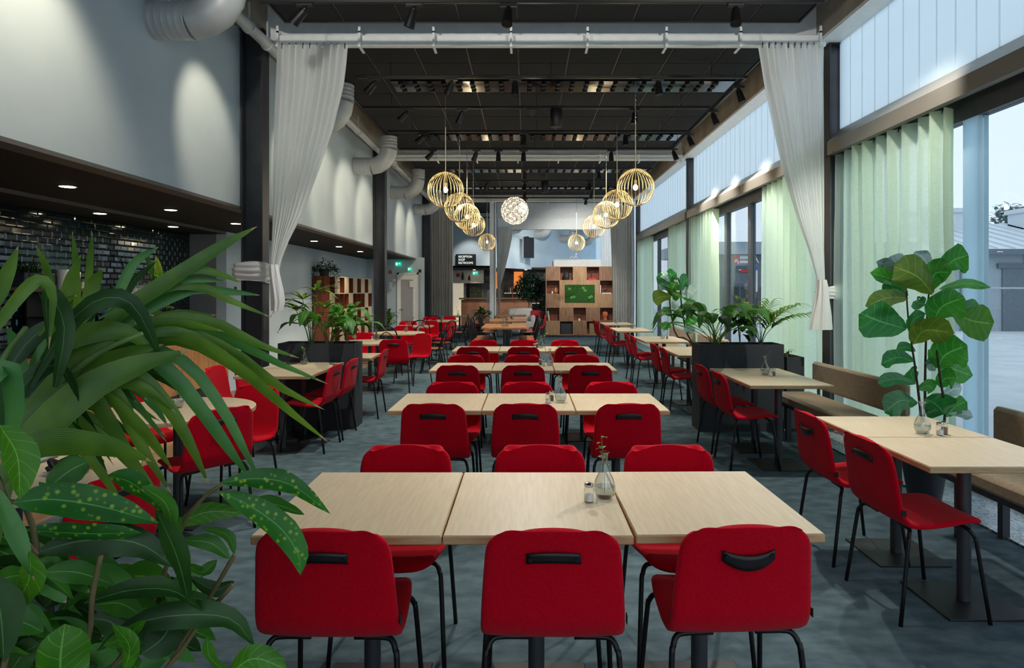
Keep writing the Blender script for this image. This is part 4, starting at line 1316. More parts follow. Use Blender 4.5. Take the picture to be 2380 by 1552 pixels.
# white sheers tied to the columns
def px_edges(tab, Y):
    """edge table in photo pixels (y, xl, xr) turned into world X by height at depth Y"""
    rows = sorted([(CAMZ - (y - VPY) * Y / FPX, (a - VPX) * Y / FPX, (b - VPX) * Y / FPX) for y, a, b in tab])
    z0, z1 = rows[0][0], rows[-1][0]
    def f(v):
        z = z0 + (z1 - z0) * v
        return interp([(r[0], r[1]) for r in rows], z), interp([(r[0], r[2]) for r in rows], z)
    return f, z0, z1
def tied(tab, Y, label, nf, seed, tail, band, a0=.048):
    f, z0, z1 = px_edges(tab, Y)
    r = hang('sheer_curtain', label, f, z0, z1, M_SHEER, nf, lambda v: .012 + a0 * v ** .8, lambda v: Y, seed=seed, nv=26)
    # tail below the knot
    ft, t0, t1 = px_edges(tail, Y - .03)
    rnd = random.Random(seed + 9)
    def g(u, v):
        a, b = ft(v)
        ang = 2 * math.pi * u
        c, hw = (a + b) / 2, (b - a) / 2
        rip = 1 + .13 * math.sin(7 * ang + 1) + .07 * math.sin(11 * ang + 4 * v)
        return (c + hw * math.cos(ang) * rip, Y - .03 + .055 * math.sin(ang) * rip, t0 + (t1 - t0) * v)
    MB().grid(g, 56, 12, closed_u=True).build('tail', M_WCLOTH, r, smooth=True)
    # band wrapped round the column
    x0, x1, y0, y1, zb, zt = band
    path = [(x0, y0), (x1, y0), (x1, y1), (x0, y1)]
    cs = []
    for k in range(4):
        (ax, ay), (bx, by) = path[k], path[(k + 1) % 4]
        for j in range(8):
            cs.append((ax + (bx - ax) * j / 8, ay + (by - ay) * j / 8))
    n = len(cs)
    def w(u, v):
        i = int(round(u * n)) % n
        x, y = cs[i]
        cx, cy = (x0 + x1) / 2, (y0 + y1) / 2
        bul = .022 * math.sin(math.pi * v) + .008 * math.sin(22 * v + 3 * math.sin(u * 12))
        d = Vector((x - cx, y - cy, 0)).normalized()
        zz = zb + (zt - zb) * v + .012 * math.sin(u * 12.5) + (v - .5) * .03 * math.sin(u * 6.28)
        return (x + d.x * bul, y + d.y * bul, zz)
    MB().grid(w, n, 22, closed_u=True).build('tie_band', M_WCLOTH, r, smooth=True)
    return r
tied([(107, 648, 810), (150, 647, 806), (200, 645, 800), (300, 640, 776), (400, 636, 742), (500, 634, 703), (560, 632, 672), (610, 629, 652), (645, 627, 648)], 6.74,
     'white sheer curtain tied back to the left steel column', 10, 21, [(615, 628, 645), (640, 628, 650), (670, 630, 656), (700, 632, 660), (722, 633, 655)], (-3.11, -2.79, 6.84, 7.12, 1.635, 1.82))
tied([(105, 1765, 1914), (200, 1779, 1914), (300, 1800, 1914), (400, 1823, 1914), (500, 1852, 1914), (580, 1880, 1914), (640, 1897, 1916), (668, 1900, 1918)], 6.74,
     'white sheer curtain tied back to the right steel column', 10, 22, [(650, 1901, 1918), (672, 1899, 1924), (700, 1896, 1926), (735, 1889, 1930), (766, 1884, 1932)], (3.235, 3.50, 6.84, 7.12, 1.44, 1.57), .044)
# grey curtains at the end of the hall
hang('grey_curtain', 'tall grey curtain on the left at the end of the hall', strt(-2.88, -2.2), .03, 4.1, M_GREYC, 9, .07, lambda v: 19.35, seed=31, nv=6)
hang('grey_curtain', 'tall grey curtain on the right beside the cube shelf', lambda v: (2.62 - .16 * max(0, v - .35), 3.28), .03, 4.1, M_GREYC, 9, .07, lambda v: 19.35, seed=32, nv=8)
hang('sheer_curtain', 'white curtain tied at the white post before the bar', lambda v: (-.99 + .05 * (1 - v), -.42 - .44 * max(0, min(1, (1 - v) / .55)) ** 1.3 + (.12 if v < .12 else 0)), 0.01, 3.66, M_WCLOTH, 8, .04, lambda v: 21.6, seed=33, nv=16)
hang('sheer_curtain', 'white curtain beside the right grey curtain at the far room', strt(2.55, 3.2), 0.01, 3.66, M_SHEER, 7, .05, lambda v: 21.7, seed=34, nv=6)
# ================================================================== planters
def planter(x0, x1, y0, y1, h, label, m=None):
    m = m or M_PLANTER
    r = thing('planter_box', label, 'planter', ((x0 + x1) / 2, (y0 + y1) / 2, 0))
    a, b = (x1 - x0) / 2, (y1 - y0) / 2
    t = .018
    MB().box(-a, a, -b, -b + t, 0, h).build('side_panel', m, r)
    MB().box(-a, a, b - t, b, 0, h).build('side_panel', m, r)
    MB().box(-a, -a + t, -b + t, b - t, 0, h).build('side_panel', m, r)
    MB().box(a - t, a, -b + t, b - t, 0, h).build('side_panel', m, r)
    MB().grid(lambda u, v: (-a + t + (2 * a - 2 * t) * u, -b + t + (2 * b - 2 * t) * v, h - .035 + .008 * math.sin(37 * u) * math.cos(19 * v)), 30, 10).build('soil', M_SOIL, r)
    return r
planter(-2.74, -1.89, 7.08, 7.42, .945, 'black planter box beside the left steel column')
planter(1.885, 2.80, 6.95, 7.28, .945, 'black planter box before the green curtain on the right')
planter(2.86, 3.05, 7.02, 7.5, .80, 'low dark planter box tucked behind the right planter')

def vdir(az, el):
    return Vector((math.cos(az) * math.cos(el), math.sin(az) * math.cos(el), math.sin(el)))
def arching(base, az, L, rise, droop, n=5):
    """points of an arching leaf or stem"""
    d = Vector((math.cos(az), math.sin(az), 0))
    pts = []
    for k in range(n):
        t = k / (n - 1)
        pts.append(Vector(base) + d * (L * (t * .35 + t * t * .65) * math.cos(rise) * 1.1) + Vector((0, 0, L * math.sin(rise) * (t - droop * t * t))))
    return pts
def peace_lily(x, y, z, label, n, L, m, seed, wd=.09):
    rnd = random.Random(seed); random.seed(seed)
    r = thing('leafy_plant', label, 'plant', (x, y, z))
    for k in range(n):
        az = 6.283 * k / n + rnd.uniform(-.4, .4)
        l = L * rnd.uniform(.65, 1.1)
        rise = rnd.uniform(.75, 1.3)
        st = arching((x + rnd.uniform(-.04, .04), y + rnd.uniform(-.03, .03), z), az, l * .6, rise, .15, 4)
        MB().tube([p - Vector((x, y, z)) for p in st], .004, 5).build('stalk', M_STEMG, r)
        d = (st[-1] - st[-2]).normalized()
        out = Vector((math.cos(az), math.sin(az), 0))
        lp = [st[-1], st[-1] + d * l * .2 + out * .03, st[-1] + d * l * .3 + out * l * .25 - Vector((0, 0, .02)), st[-1] + d * l * .26 + out * l * .42 - Vector((0, 0, l * .22))]
        leaf_obj(r, lp, wd * rnd.uniform(.8, 1.2), m if rnd.random() < .7 else M_DKLEAF, 'oval', side=Vector((-math.sin(az), math.cos(az), 0)), wave=.05)
    return r
def fan_palm(x, y, z, label, stems, seed, m=M_PALM, Lf=.27):
    rnd = random.Random(seed); random.seed(seed)
    r = thing('small_palm', label, 'plant', (x, y, z))
    for (dx, dy, h, az) in stems:
        top = Vector((x + dx, y + dy, z + h))
        st = smoothpts([(x + dx * .1, y + dy * .1, z), (x + dx * .4, y + dy * .4, z + h * .5), top], 8)
        MB().tube([p - Vector((x, y, z)) for p in st], [.008 - .0006 * i for i in range(8)], 6).build('cane', M_STEMG, r)
        ax = (st[-1] - st[-3]).normalized()
        nl = 11
        for k in range(nl):
            a = az + (k - (nl - 1) / 2) * .5 + rnd.uniform(-.1, .1)
            el = rnd.uniform(.1, .8) if k % 2 else rnd.uniform(-.1, .5)
            d = vdir(a, el)
            l = Lf * rnd.uniform(.75, 1.2)
            pts = [top, top + d * l * .5, top + d * l - Vector((0, 0, l * .28))]
            leaf_obj(r, pts, .046 * rnd.uniform(.8, 1.25), m if rnd.random() < .75 else M_DKLEAF, 'blade', side=d.cross(Vector((0, 0, 1))), n=7)
    return r
def feather_palm(x, y, z, label, fronds, seed, m=M_PALM, nl=11, Ll=.2, wd=.022):
    rnd = random.Random(seed); random.seed(seed)
    r = thing('feather_palm', label, 'plant', (x, y, z))
    o = Vector((x, y, z))
    for (az, L, rise, droop) in fronds:
        pts = smoothpts(arching(o, az, L, rise, droop, 5), 14)
        MB().tube([p - o for p in pts], [.005 - .00028 * i for i in range(14)], 5).build('frond_stem', M_STEMG, r)
        for k in range(nl):
            i = 5 + int(8 * k / (nl - 1))
            p = pts[min(i, 13)]
            d = (pts[min(i + 1, 13)] - pts[i - 1]).normalized()
            for s in (-1, 1):
                sd = d.cross(Vector((0, 0, 1))).normalized() * s
                dr = (d * (.55 + .4 * k / nl) + sd * .8 + Vector((0, 0, .15))).normalized()
                l = Ll * (1.05 - .35 * abs(k / (nl - 1) - .35)) * rnd.uniform(.85, 1.1)
                leaf_obj(r, [p, p + dr * l * .5, p + dr * l - Vector((0, 0, l * .35))], wd, m, 'blade', side=dr.cross(Vector((0, 0, 1))), n=6)
    return r
def bushy(x, y, z, label, n, R, H, m, seed, size=.10, prof='oval', ctr=None):
    rnd = random.Random(seed); random.seed(seed)
    r = thing('bushy_plant', label, 'plant', (x, y, z))
    o = Vector((x, y, z))
    stems = []
    for k in range(max(4, n // 12)):
        a = rnd.uniform(0, 6.28); rr = R * rnd.uniform(.1, .6)
        top = Vector((rr * math.cos(a), rr * math.sin(a), H * rnd.uniform(.6, 1)))
        st = smoothpts([(0, 0, 0), top * .5 + Vector((0, 0, H * .1)), top], 6)
        stems.append(st)
        MB().tube(st, .004, 5).build('stem', M_STEM, r)
    for k in range(n):
        st = rnd.choice(stems)
        p = st[rnd.randint(2, 5)] + o
        az = rnd.uniform(0, 6.28)
        d = vdir(az, rnd.uniform(-.4, .9))
        l = size * rnd.uniform(.7, 1.4)
        q = p + d * l * .5
        leaf_obj(r, [q, q + d * l * .5, q + d * l - Vector((0, 0, l * .35))], l * .5, m if rnd.random() < .75 else M_BRIGHT, prof, side=d.cross(Vector((0, 0, 1))), n=6, wave=.04)
    return r
# left planter
fan_palm(-2.42, 7.24, .91, 'small fan palm at the left end of the left planter', [(-.10, .0, .52, 2.6), (.06, .02, .62, 1.0), (.16, -.04, .42, .2), (-.16, -.05, .40, 3.4), (.0, -.06, .30, 4.4)], 41)
peace_lily(-2.22, 7.25, .91, 'broad-leaved plant in the middle of the left planter', 18, .70, M_MIDLEAF, 42, .12)
bushy(-2.02, 7.25, .91, 'bright bushy plant at the right end of the left planter', 80, .22, .42, M_MIDLEAF, 43, .13)
# right planter
peace_lily(2.10, 7.1, .91, 'broad-leaved dark plant at the left of the right planter', 24, .76, M_MIDLEAF, 44, .12)
bushy(2.38, 7.12, .91, 'rubber plant with round leaves in the right planter', 44, .26, .46, M_DKLEAF, 45, .13, 'round')
feather_palm(2.60, 7.1, .91, 'feathery palm at the right end of the right planter', [(0.1, .80, 1.1, .38), (.9, .75, 1.2, .32), (2.2, .80, 1.22, .32), (3.0, .7, 1.05, .38), (-.5, .78, .95, .42), (4.3, .65, 1.2, .34), (-1.2, .65, 1.1, .34)], 46, M_PALM, 11, .26, .032)
for k in range(3):
    bushy(2.90 + k * .05, 7.12 + .1 * k, .775, 'tiny seedling in the low dark planter, %s' % NUMS[k], 6, .03, .08, M_BRIGHT, 50 + k, .035)

# ================================================================== fiddle leaf plants
def pot_cone(parent, r0, r1, h, m):
    MB().lathe([(.0001, 0), (r0, 0), (r1, h), (r1 - .012, h), (r1 - .02, h - .04), (.0001, h - .04)], 28).build('pot', m, parent, smooth='auto')
FB = Vector((2.86, 4.60, 0))
fg = thing('fiddle_leaf_plant', 'tall fiddle leaf fig in a dark pot between the window benches', 'plant', FB)
pot_cone(fg, .10, .15, .34, M_DARKPOT)
MB().lathe([(.0001, .31), (.13, .31)], 20).build('soil', M_SOIL, fg)
def tr(pts, Y=4.60):
    return [P(a, b, Y + (c[0] if c else 0)) for a, b, *c in pts]
for pts in ([(2150, 1075), (2140, 960), (2128, 860), (2112, 750), (2105, 650)], [(2150, 1070, .05), (2150, 920, .05), (2152, 800, .05), (2158, 690, .05), (2168, 650, .05)], [(2155, 1070, -.05), (2196, 980, -.05), (2184, 870, -.05), (2174, 780, -.05), (2172, 740, -.05)]):
    q = [p - FB for p in smoothpts(tr(pts), 14)]
    MB().tube(q, [.011 - .0005 * i for i in range(14)], 7).build('trunk', M_BARK, fg, smooth=True)
FIG = [  # spine pixels base > tip, width px, material, depth offset at the tip
    ([(2107, 764), (2050, 748), (1999, 728)], 64, M_FIGD, -.1), ([(2110, 692), (2062, 692), (2012, 712)], 34, M_FIGO, -.05), ([(2110, 688), (2080, 672), (2050, 682)], 34, M_FIGD, .05),
    ([(2106, 668), (2070, 648), (2022, 634)], 28, M_FIG, -.08), ([(2110, 656), (2078, 628), (2038, 607)], 32, M_FIGS, .08), ([(2110, 648), (2086, 615), (2070, 595)], 42, M_FIGS, .02),
    ([(2168, 682), (2132, 642), (2078, 620)], 58, M_FIGO, -.14), ([(2170, 672), (2172, 636), (2212, 632)], 46, M_FIG, -.1), ([(2168, 645), (2150, 604), (2126, 584)], 36, M_FIGS, .1),
    ([(2198, 630), (2214, 606), (2250, 592)], 56, M_FIG, -.05), ([(2183, 672), (2214, 664), (2250, 658), (2303, 668)], 17, M_FIG, .1), ([(2171, 744), (2190, 712), (2241, 690)], 68, M_FIG, -.15),
    ([(2215, 728), (2262, 746), (2309, 752)], 62, M_BRIGHT, -.05), ([(2190, 730), (2232, 718), (2276, 712)], 32, M_FIGD, .1), ([(2122, 800), (2150, 768), (2218, 774)], 52, M_FIGO, -.18),
    ([(2180, 855), (2198, 824), (2248, 802)], 66, M_FIG, -.12), ([(2128, 816), (2106, 806), (2083, 812)], 19, M_FIGD, .0), ([(2124, 840), (2086, 830), (2048, 846)], 32, M_FIGD, -.05),
    ([(2128, 892), (2085, 880), (2040, 890)], 24, M_FIGD, -.08), ([(2132, 938), (2094, 930), (2056, 958)], 40, M_FIGD, -.1), ([(2184, 862), (2216, 858), (2260, 874)], 40, M_FIG, .06),
    ([(2186, 900), (2196, 880), (2222, 878)], 36, M_FIG, -.05), ([(2150, 926), (2176, 940), (2196, 962)], 56, M_FIGD, -.1), ([(2198, 968), (2222, 944), (2246, 932)], 32, M_FIG, .0),
    ([(2134, 905), (2155, 896), (2172, 906)], 26, M_FIG, .0), ([(2190, 920), (2214, 905), (2236, 902)], 26, M_FIGS, .1), ([(2150, 845), (2170, 832), (2186, 822)], 22, M_FIGD, .0),
    ([(2130, 850), (2118, 868), (2128, 888)], 26, M_FIGD, .08), ([(2160, 812), (2168, 836), (2172, 862)], 24, M_FIGS, .1), ([(2140, 690), (2128, 700), (2150, 708)], 26, M_FIGD, .05),
    ([(2112, 770), (2122, 745), (2150, 728)], 26, M_FIGD, -.02), ([(2205, 960), (2236, 960), (2262, 968)], 18, M_FIGS, -.02)]
for pts, w, m, dd in FIG:
    n = len(pts)
    p3 = [P(a, b, 4.60 + dd * i / (n - 1)) for i, (a, b) in enumerate(pts)]
    d = (p3[-1] - p3[0]).normalized()
    sd = Vector((-d.z, random.uniform(-.35, .35), d.x))
    leaf_obj(fg, p3, w * 1.42 * 4.6 / FPX, m, 'fig', side=sd, wave=.05, fold=random.uniform(-.25, .25))
FB2 = Vector((2.62, 9.35, 0))
f2 = thing('fiddle_leaf_plant', 'distant fiddle leaf fig behind the right planter', 'plant', FB2)
pot_cone(f2, .14, .19, .40, M_GREYPOT)
MB().lathe([(.0001, .37), (.17, .37)], 20).build('soil', M_SOIL, f2)
for pts in ([(1600, 790), (1572, 780), (1560, 730), (1556, 690), (1556, 660)], [(1605, 790), (1592, 760), (1583, 700), (1580, 660), (1575, 645)]):
    MB().tube([p - FB2 for p in smoothpts([P(a, b, 9.35) for a, b in [(VPX + FB2.x * FPX / 9.35, 850)] + pts], 12)], .011, 6).build('trunk', M_BARK, f2, smooth=True)
for k, (pts, w, m) in enumerate([([(1560, 690), (1535, 690), (1518, 700)], 26, M_FIGO), ([(1556, 668), (1540, 650), (1526, 645)], 18, M_FIGD), ([(1556, 655), (1545, 640), (1538, 632)], 14, M_FIGS),
        ([(1558, 660), (1560, 642), (1572, 634)], 22, M_FIGD), ([(1565, 690), (1562, 670), (1574, 655)], 22, M_MIDLEAF), ([(1583, 675), (1590, 655), (1602, 650)], 24, M_FIGD), ([(1583, 680), (1598, 676), (1612, 686)], 26, M_FIGS),
        ([(1556, 675), (1545, 665), (1530, 662)], 16, M_FIGS), ([(1568, 700), (1572, 685), (1582, 680)], 18, M_MIDLEAF), ([(1560, 735), (1550, 722), (1545, 728)], 18, M_FIG), ([(1575, 735), (1590, 715), (1597, 722)], 18, M_FIG),
        ([(1565, 720), (1570, 705), (1578, 712)], 16, M_FIGS), ([(1560, 760), (1548, 755), (1540, 765)], 14, M_FIG), ([(1590, 750), (1605, 742), (1612, 755)], 20, M_FIG), ([(1588, 770), (1602, 765), (1610, 775)], 16, M_FIGS), ([(1585, 690), (1605, 700), (1618, 704)], 8, M_FIG)]):
    p3 = [P(a, b, 9.35 + random.uniform(-.06, .06)) for a, b in pts]
    d = (p3[-1] - p3[0]).normalized()
    leaf_obj(f2, p3, w * 1.5 * 9.35 / FPX, m, 'fig', side=Vector((-d.z, random.uniform(-.4, .4), d.x)), wave=.05)

# ================================================================== cube shelving in the recess
sx0, sx1, sy0, cw, rh = -4.44, -4.10, 13.4, .365, .364
sh = thing('cube_shelving', 'long low shelving of pale and mahogany cubes against the recess wall', 'shelving', (0, 0, 0))
MB().box(sx0, sx1, sy0 - .02, sy0, 0, 5 * rh + .02).build('end_panel', M_MAHOG, sh)
MB().box(sx0, sx1, sy0 + 10 * cw, sy0 + 10 * cw + .02, 0, 5 * rh + .02).build('end_panel', M_MAHOG, sh)
MB().box(sx0, sx0 + .012, sy0, sy0 + 10 * cw, 0, 5 * rh).build('back_panel', M_MAHOG, sh)
for k in range(6):
    MB().box(sx0, sx1, sy0, sy0 + 10 * cw, k * rh, k * rh + .018).build('shelf_board', M_PALEWOOD, sh)
for k in range(1, 10):
    MB().box(sx0 + .012, sx1 - .002, sy0 + k * cw - .009, sy0 + k * cw + .009, .018, 5 * rh).build('divider', M_MAHOG, sh)
CL = {4: '1010101010'[::-1]}
closed = ['0101010101', '1000100010', '0101010101', '1010101010', '0101010101']
for rr in range(5):
    for c in range(10):
        if closed[rr][c] == '1':
            zz = (4 - rr) * rh
            MB().bbox(sx1 - .03, sx1 + .004, sy0 + c * cw + .006, sy0 + (c + 1) * cw - .006, zz + .016, zz + rh, .003).build('cube_door', M_PALEWOOD, sh)
def small_box(x, y, z, w, d, h, m, label, cat, name='box', rot=0):
    r = thing(name, label, cat, (x, y, z), rot)
    MB().bbox(-w / 2, w / 2, -d / 2, d / 2, 0, h, .003).build('body', m, r)
    return r
def bottle(x, y, z, h, rad, m, label, cap=None, cat='bottle', name='bottle'):
    r = thing(name, label, cat, (x, y, z))
    MB().lathe([(.0001, 0), (rad, 0), (rad, h * .55), (rad * .8, h * .66), (rad * .35, h * .76), (rad * .33, h * .93)], 12).build('body', m, r, smooth='auto')
    MB().lathe([(rad * .38, h * .92), (rad * .38, h), (.0001, h)], 10).build('cap', cap or M_BLACK, r)
    return r
bottle(-4.2, sy0 + 1.4 * cw, 3 * rh + .02, .2, .03, M_PAPER, 'white bottle in a cube of the recess shelving')
small_box(-4.18, sy0 + 5.9 * cw, 3 * rh + .02, .05, .09, .11, mat('pink_card', (230, 120, 140)), 'small pink card in a cube of the recess shelving', 'card')
# trailing ivy on top of the shelving
iv = thing('trailing_ivy', 'dark trailing ivy spilling over the end of the recess shelving', 'plant', (-4.28, 13.62, 5 * rh + .02))
MB().lathe([(.0001, 0), (.09, 0), (.12, .15), (.105, .15), (.0001, .13)], 18).build('pot', M_DARKPOT, iv, smooth='auto')
rnd = random.Random(60); im = MB()
for k in range(900):
    t = rnd.random()
    if t < .55:
        a = rnd.uniform(0, 6.28); rr = .32 * math.sqrt(rnd.random())
        p = Vector((rr * math.cos(a) * .8 + .03, rr * math.sin(a) * 1.05 - .02, .16 + .22 * (1 - (rr / .32) ** 2) * rnd.random() + rnd.uniform(-.08, .05)))
    else:
        s = rnd.choice([(-.16, -.24), (-.08, -.26), (.02, -.27), (.20, -.1), (.21, .06), (.22, .22), (.2, .36), (-.18, -.2)])
        p = Vector((s[0] + rnd.uniform(-.05, .05), s[1] + rnd.uniform(-.05, .05), .16 - rnd.random() ** 1.6 * .62))
    d = vdir(rnd.uniform(0, 6.28), rnd.uniform(-1, .6)); l = rnd.uniform(.03, .055)
    leaf(im, [p, p + d * l * .5, p + d * l], l * .8, 'round', n=3)
o = obj('foliage', im.mesh('foliage', M_IVY, fix=False), iv); o['kind'] = 'stuff'

# ================================================================== kitchenette
CX0, CX1 = -5.01, -4.43
wt = thing('kitchen_worktop', 'black stone worktop of the kitchenette with a set-in sink', 'worktop', (0, 0, 0))
MB().bbox(CX0, CX1 + .015, 4.2, 9.565, .925, .955, .003).build('stone_slab', M_STONE, wt)
MB().box(-4.86, -4.52, 8.55, 9.05, .955, .958).box(-4.83, -4.55, 8.58, 9.02, .957, .9585).build('sink', M_STAIN, wt)
VENT = MB().lathe([(.0001, 0), (.052, 0), (.052, .006), (.046, .008), (.0001, .008)], 20).mesh('vent_plate', M_WHITE)
SLOT = MB().box(-.003, .003, -.03, .03, 0, .002).mesh('slot', M_BLACK)
y = 9.56
for k in range(6):
    y0 = y - .86
    c = thing('base_cabinet', 'oak kitchen base cabinet, %s from the grey side wall' % NUMS[k], 'cabinet', (0, y0, 0), 0, 'oak kitchen base cabinets')
    MB().box(CX0, CX1 - .02, .004, .856, .2, .925).build('carcass', M_OAKCAB, c)
    MB().box(CX0, CX1 - .06, 0, .86, 0, .2).build('plinth', M_STEELD, c)
    for s in (0, 1):
        d = MB().bbox(CX1 - .02, CX1, .003 + s * .43, .427 + s * .43, .2, .922, .002).build('door', M_OAKCAB, c)
        yy = .39 + s * .08
        MB().cyl((CX1 - .005, yy, .885), (CX1 + .001, yy, .885), .012, n=12).cyl((CX1 - .005, yy, .865), (CX1 + .001, yy, .865), .012, n=12).build('finger_hole', M_BLACK, d)
    if k == 0:
        for j in range(3):
            v = obj('vent_plate', VENT, c, (CX1, .16 + j * .22, .30)); v.rotation_euler = (0, math.pi / 2, 0)
            for q in range(3):
                s = obj('slot', SLOT, v, (-.018 + .018 * q, 0, .008)); s.rotation_euler = (0, 0, math.pi / 2)
    y = y0
def faucet(x, y, z):
    r = thing('faucet', 'chrome gooseneck faucet at the kitchenette sink', 'faucet', (x, y, z))
    MB().tube(smoothpts([(0, 0, 0), (0, 0, .14), (.02, -.02, .225), (.07, -.07, .25), (.11, -.11, .225), (.13, -.13, .14)], 18), .011, 10).build('spout', M_CHROME, r, smooth=True)
    MB().cyl((0, 0, 0), (0, 0, .03), .024, n=14).build('base', M_CHROME, r)
    MB().cyl((0, .02, .05), (0, .08, .07), .006, n=8).build('lever', M_CHROME, r)
faucet(-4.84, 8.62, .955)
bottle(-4.60, 9.25, .955, .21, .035, glass_mat('soap_plastic', (.85, .88, .9), rough=.3, power=2.0), 'clear pump bottle of soap beside the sink', M_WHITE)
pl = thing('kitchen_plant', 'spiky plant in a grey pot in the kitchenette corner', 'plant', (-4.78, 9.3, .955))
MB().lathe([(.0001, 0), (.09, 0), (.12, .13), (.108, .13), (.0001, .11)], 18).build('pot', M_GREYPOT, pl, smooth='auto')
rnd = random.Random(61); pm = MB()
for k in range(70):
    d = vdir(rnd.uniform(0, 6.28), rnd.uniform(.2, 1.4)); l = rnd.uniform(.12, .24)
    leaf(pm, [Vector((0, 0, .12)), Vector((0, 0, .12)) + d * l * .6, Vector((0, 0, .12)) + d * l - Vector((0, 0, .05))], .014, 'blade', n=4)
o = obj('foliage', pm.mesh('foliage', M_DKLEAF, fix=False), pl); o['kind'] = 'stuff'
for k, (yy, h, m, nm) in enumerate(((7.72, .26, M_DARKPOT, 'taller black'), (8.02, .25, M_GREYPOT, 'shorter grey'))):
    r = thing('canister', '%s canister on the kitchenette worktop' % nm, 'canister', (-4.78, yy, .955))
    MB().lathe([(.0001, 0), (.11, 0), (.11, h), (.0001, h)], 22).build('body', m, r, smooth='auto')
    MB().lathe([(.113, h), (.113, h + .02), (.0001, h + .025)], 22).build('lid', m, r, smooth='auto')
# wall shelf with things on it
ws = thing('wall_shelf', 'thin black wall shelf above the worktop', 'shelf', (0, 0, 0))
MB().box(-5.01, -4.74, 6.55, 8.9, 1.43, 1.45).build('board', M_BLACK, ws)
for yy in (6.9, 7.8, 8.7):
    MB().box(-5.01, -4.80, yy - .01, yy + .01, 1.38, 1.43).build('bracket', M_BLACK, ws)
for yy, h, rad, m, nm in ((6.78, .30, .06, M_WHITE, 'tall white canister on the wall shelf'), (6.93, .28, .055, M_PAPER, 'cream canister on the wall shelf'), (7.10, .17, .07, M_STAIN, 'steel tin on the wall shelf')):
    r = thing('canister', nm, 'canister', (-4.88, yy, 1.451))
    MB().lathe([(.0001, 0), (rad, 0), (rad, h * .9), (rad * .96, h * .93), (.0001, h * .93)], 22).build('body', m, r, smooth='auto')
    MB().lathe([(rad * 1.03, h * .9), (rad * 1.03, h), (.0001, h)], 22).build('lid', m, r, smooth='auto')
for yy, nm in ((7.95, 'nearer'), (8.12, 'farther')):
    r = thing('glass_jar', 'glass jar of white paper cups on the wall shelf, %s' % nm, 'jar', (-4.88, yy, 1.451))
    MB().lathe([(.0001, 0), (.07, 0), (.072, .18), (.06, .21), (.055, .22)], 18).build('jar_glass', M_VASE, r, smooth='auto')
    MB().lathe([(.0001, .005), (.055, .005), (.06, .11), (.0001, .11)], 16).build('contents', M_PAPER, r, smooth='auto')
bw = bushy(-4.78, 8.5, 1.451, 'green leafy plant with a bright tall leaf on the wall shelf', 26, .15, .2, M_MIDLEAF, 62, .16)
leaf_obj(bw, [(-4.85, 8.5, 1.5), (-4.83, 8.42, 1.75), (-4.80, 8.32, 1.98)], .14, M_LIME, 'oval', side=(.3, 1, 0))
leaf_obj(bw, [(-4.85, 8.5, 1.5), (-4.85, 8.3, 1.8), (-4.82, 8.12, 2.02)], .09, M_MIDLEAF, 'oval', side=(.3, 1, 0))
hp = thing('kitchen_plant', 'spiky plant in a black trough on the tiled wall', 'plant', (-4.85, 6.25, 1.56))
MB().bbox(-.12, .12, -.2, .2, 0, .14, .006).build('trough', M_DARKPOT, hp)
pm = MB()
for k in range(90):
    d = vdir(rnd.uniform(0, 6.28), rnd.uniform(.1, 1.4)); l = rnd.uniform(.14, .26)
    b = Vector((rnd.uniform(-.08, .08), rnd.uniform(-.12, .12), .12))
    leaf(pm, [b, b + d * l * .6, b + d * l - Vector((0, 0, .06))], .013, 'blade', n=4)
o = obj('foliage', pm.mesh('foliage', M_DKLEAF, fix=False), hp); o['kind'] = 'stuff'
MB().box(-.18, -.10, -.22, .22, -.03, 0).build('wall_bracket', M_BLACK, hp)
ov = thing('black_rack', 'black open rack with tea lights on the worktop', 'rack', (-4.8, 6.62, .955))
fr = MB()
for sx in (-.14, .14):
    for sy in (-.28, .28):
        fr.box(sx - .008, sx + .008, sy - .008, sy + .008, 0, .62)
for zz in (.02, .30, .55):
    fr.box(-.15, .15, -.29, .29, zz, zz + .012)
fr.build('frame', M_BLACK, ov)
MB().box(-.15, -.13, -.28, .28, .02, .62).build('back_sheet', M_TRACK, ov)
for k, yy in enumerate((-.18, .1)):
    t = thing('tea_light', 'tea light in a glass on the black rack, %s' % ('left', 'right')[k], 'candle', (-4.75, 6.62 + yy, .955 + .562))
    MB().lathe([(.0001, 0), (.032, 0), (.034, .055), (.031, .055), (.029, .004)], 14).build('glass_cup', M_VASE, t)
    MB().sphere((0, 0, .03), .012, 8, 6, (1, 1, 1.6)).build('flame', M_FLAME, t)
ct = thing('patterned_carton', 'black carton with white dots and a pale drop', 'carton', (-4.72, 7.06 - .17, .955))
MB().bbox(-.04, .04, -.075, .075, 0, .60, .003).build('carton_body', M_STEELD, ct)
dots = MB()
for i in range(7):
    for j in range(22):
        yy = -.06 + i * .02; zz = .06 + j * .022
        if abs(yy) < .035 and .28 < zz < .40: continue
        dots.cyl((.0405, yy, zz), (.0415, yy, zz), .006, n=8)
dots.build('white_dots', M_PAPER, ct)['kind'] = 'stuff'
MB().prism([(.032 * math.sin(a) * (1 if abs(a) < 2.2 else .5), .33 - .032 * math.cos(a) * (1 if abs(a) < 1.8 else 1.7)) for a in [-math.pi + i * math.pi / 10 for i in range(20)]], .0405, .042, 'x').build('drop_mark', M_WHITEGLOW, ct)
r = thing('round_badge_tin', 'red round tin with a white ring on the worktop rack', 'tin', (-4.63, 6.72, 1.28))
MB().cyl((0, 0, .045), (.02, 0, .045), .045, n=24).box(-.01, .03, -.04, .04, -.012, .002).build('tin', M_REDS, r)
MB().tube([(.022, .028 * math.cos(a), .045 + .028 * math.sin(a)) for a in [i * math.pi / 10 for i in range(20)]], .004, 5, True).build('white_ring', M_PAPER, r)
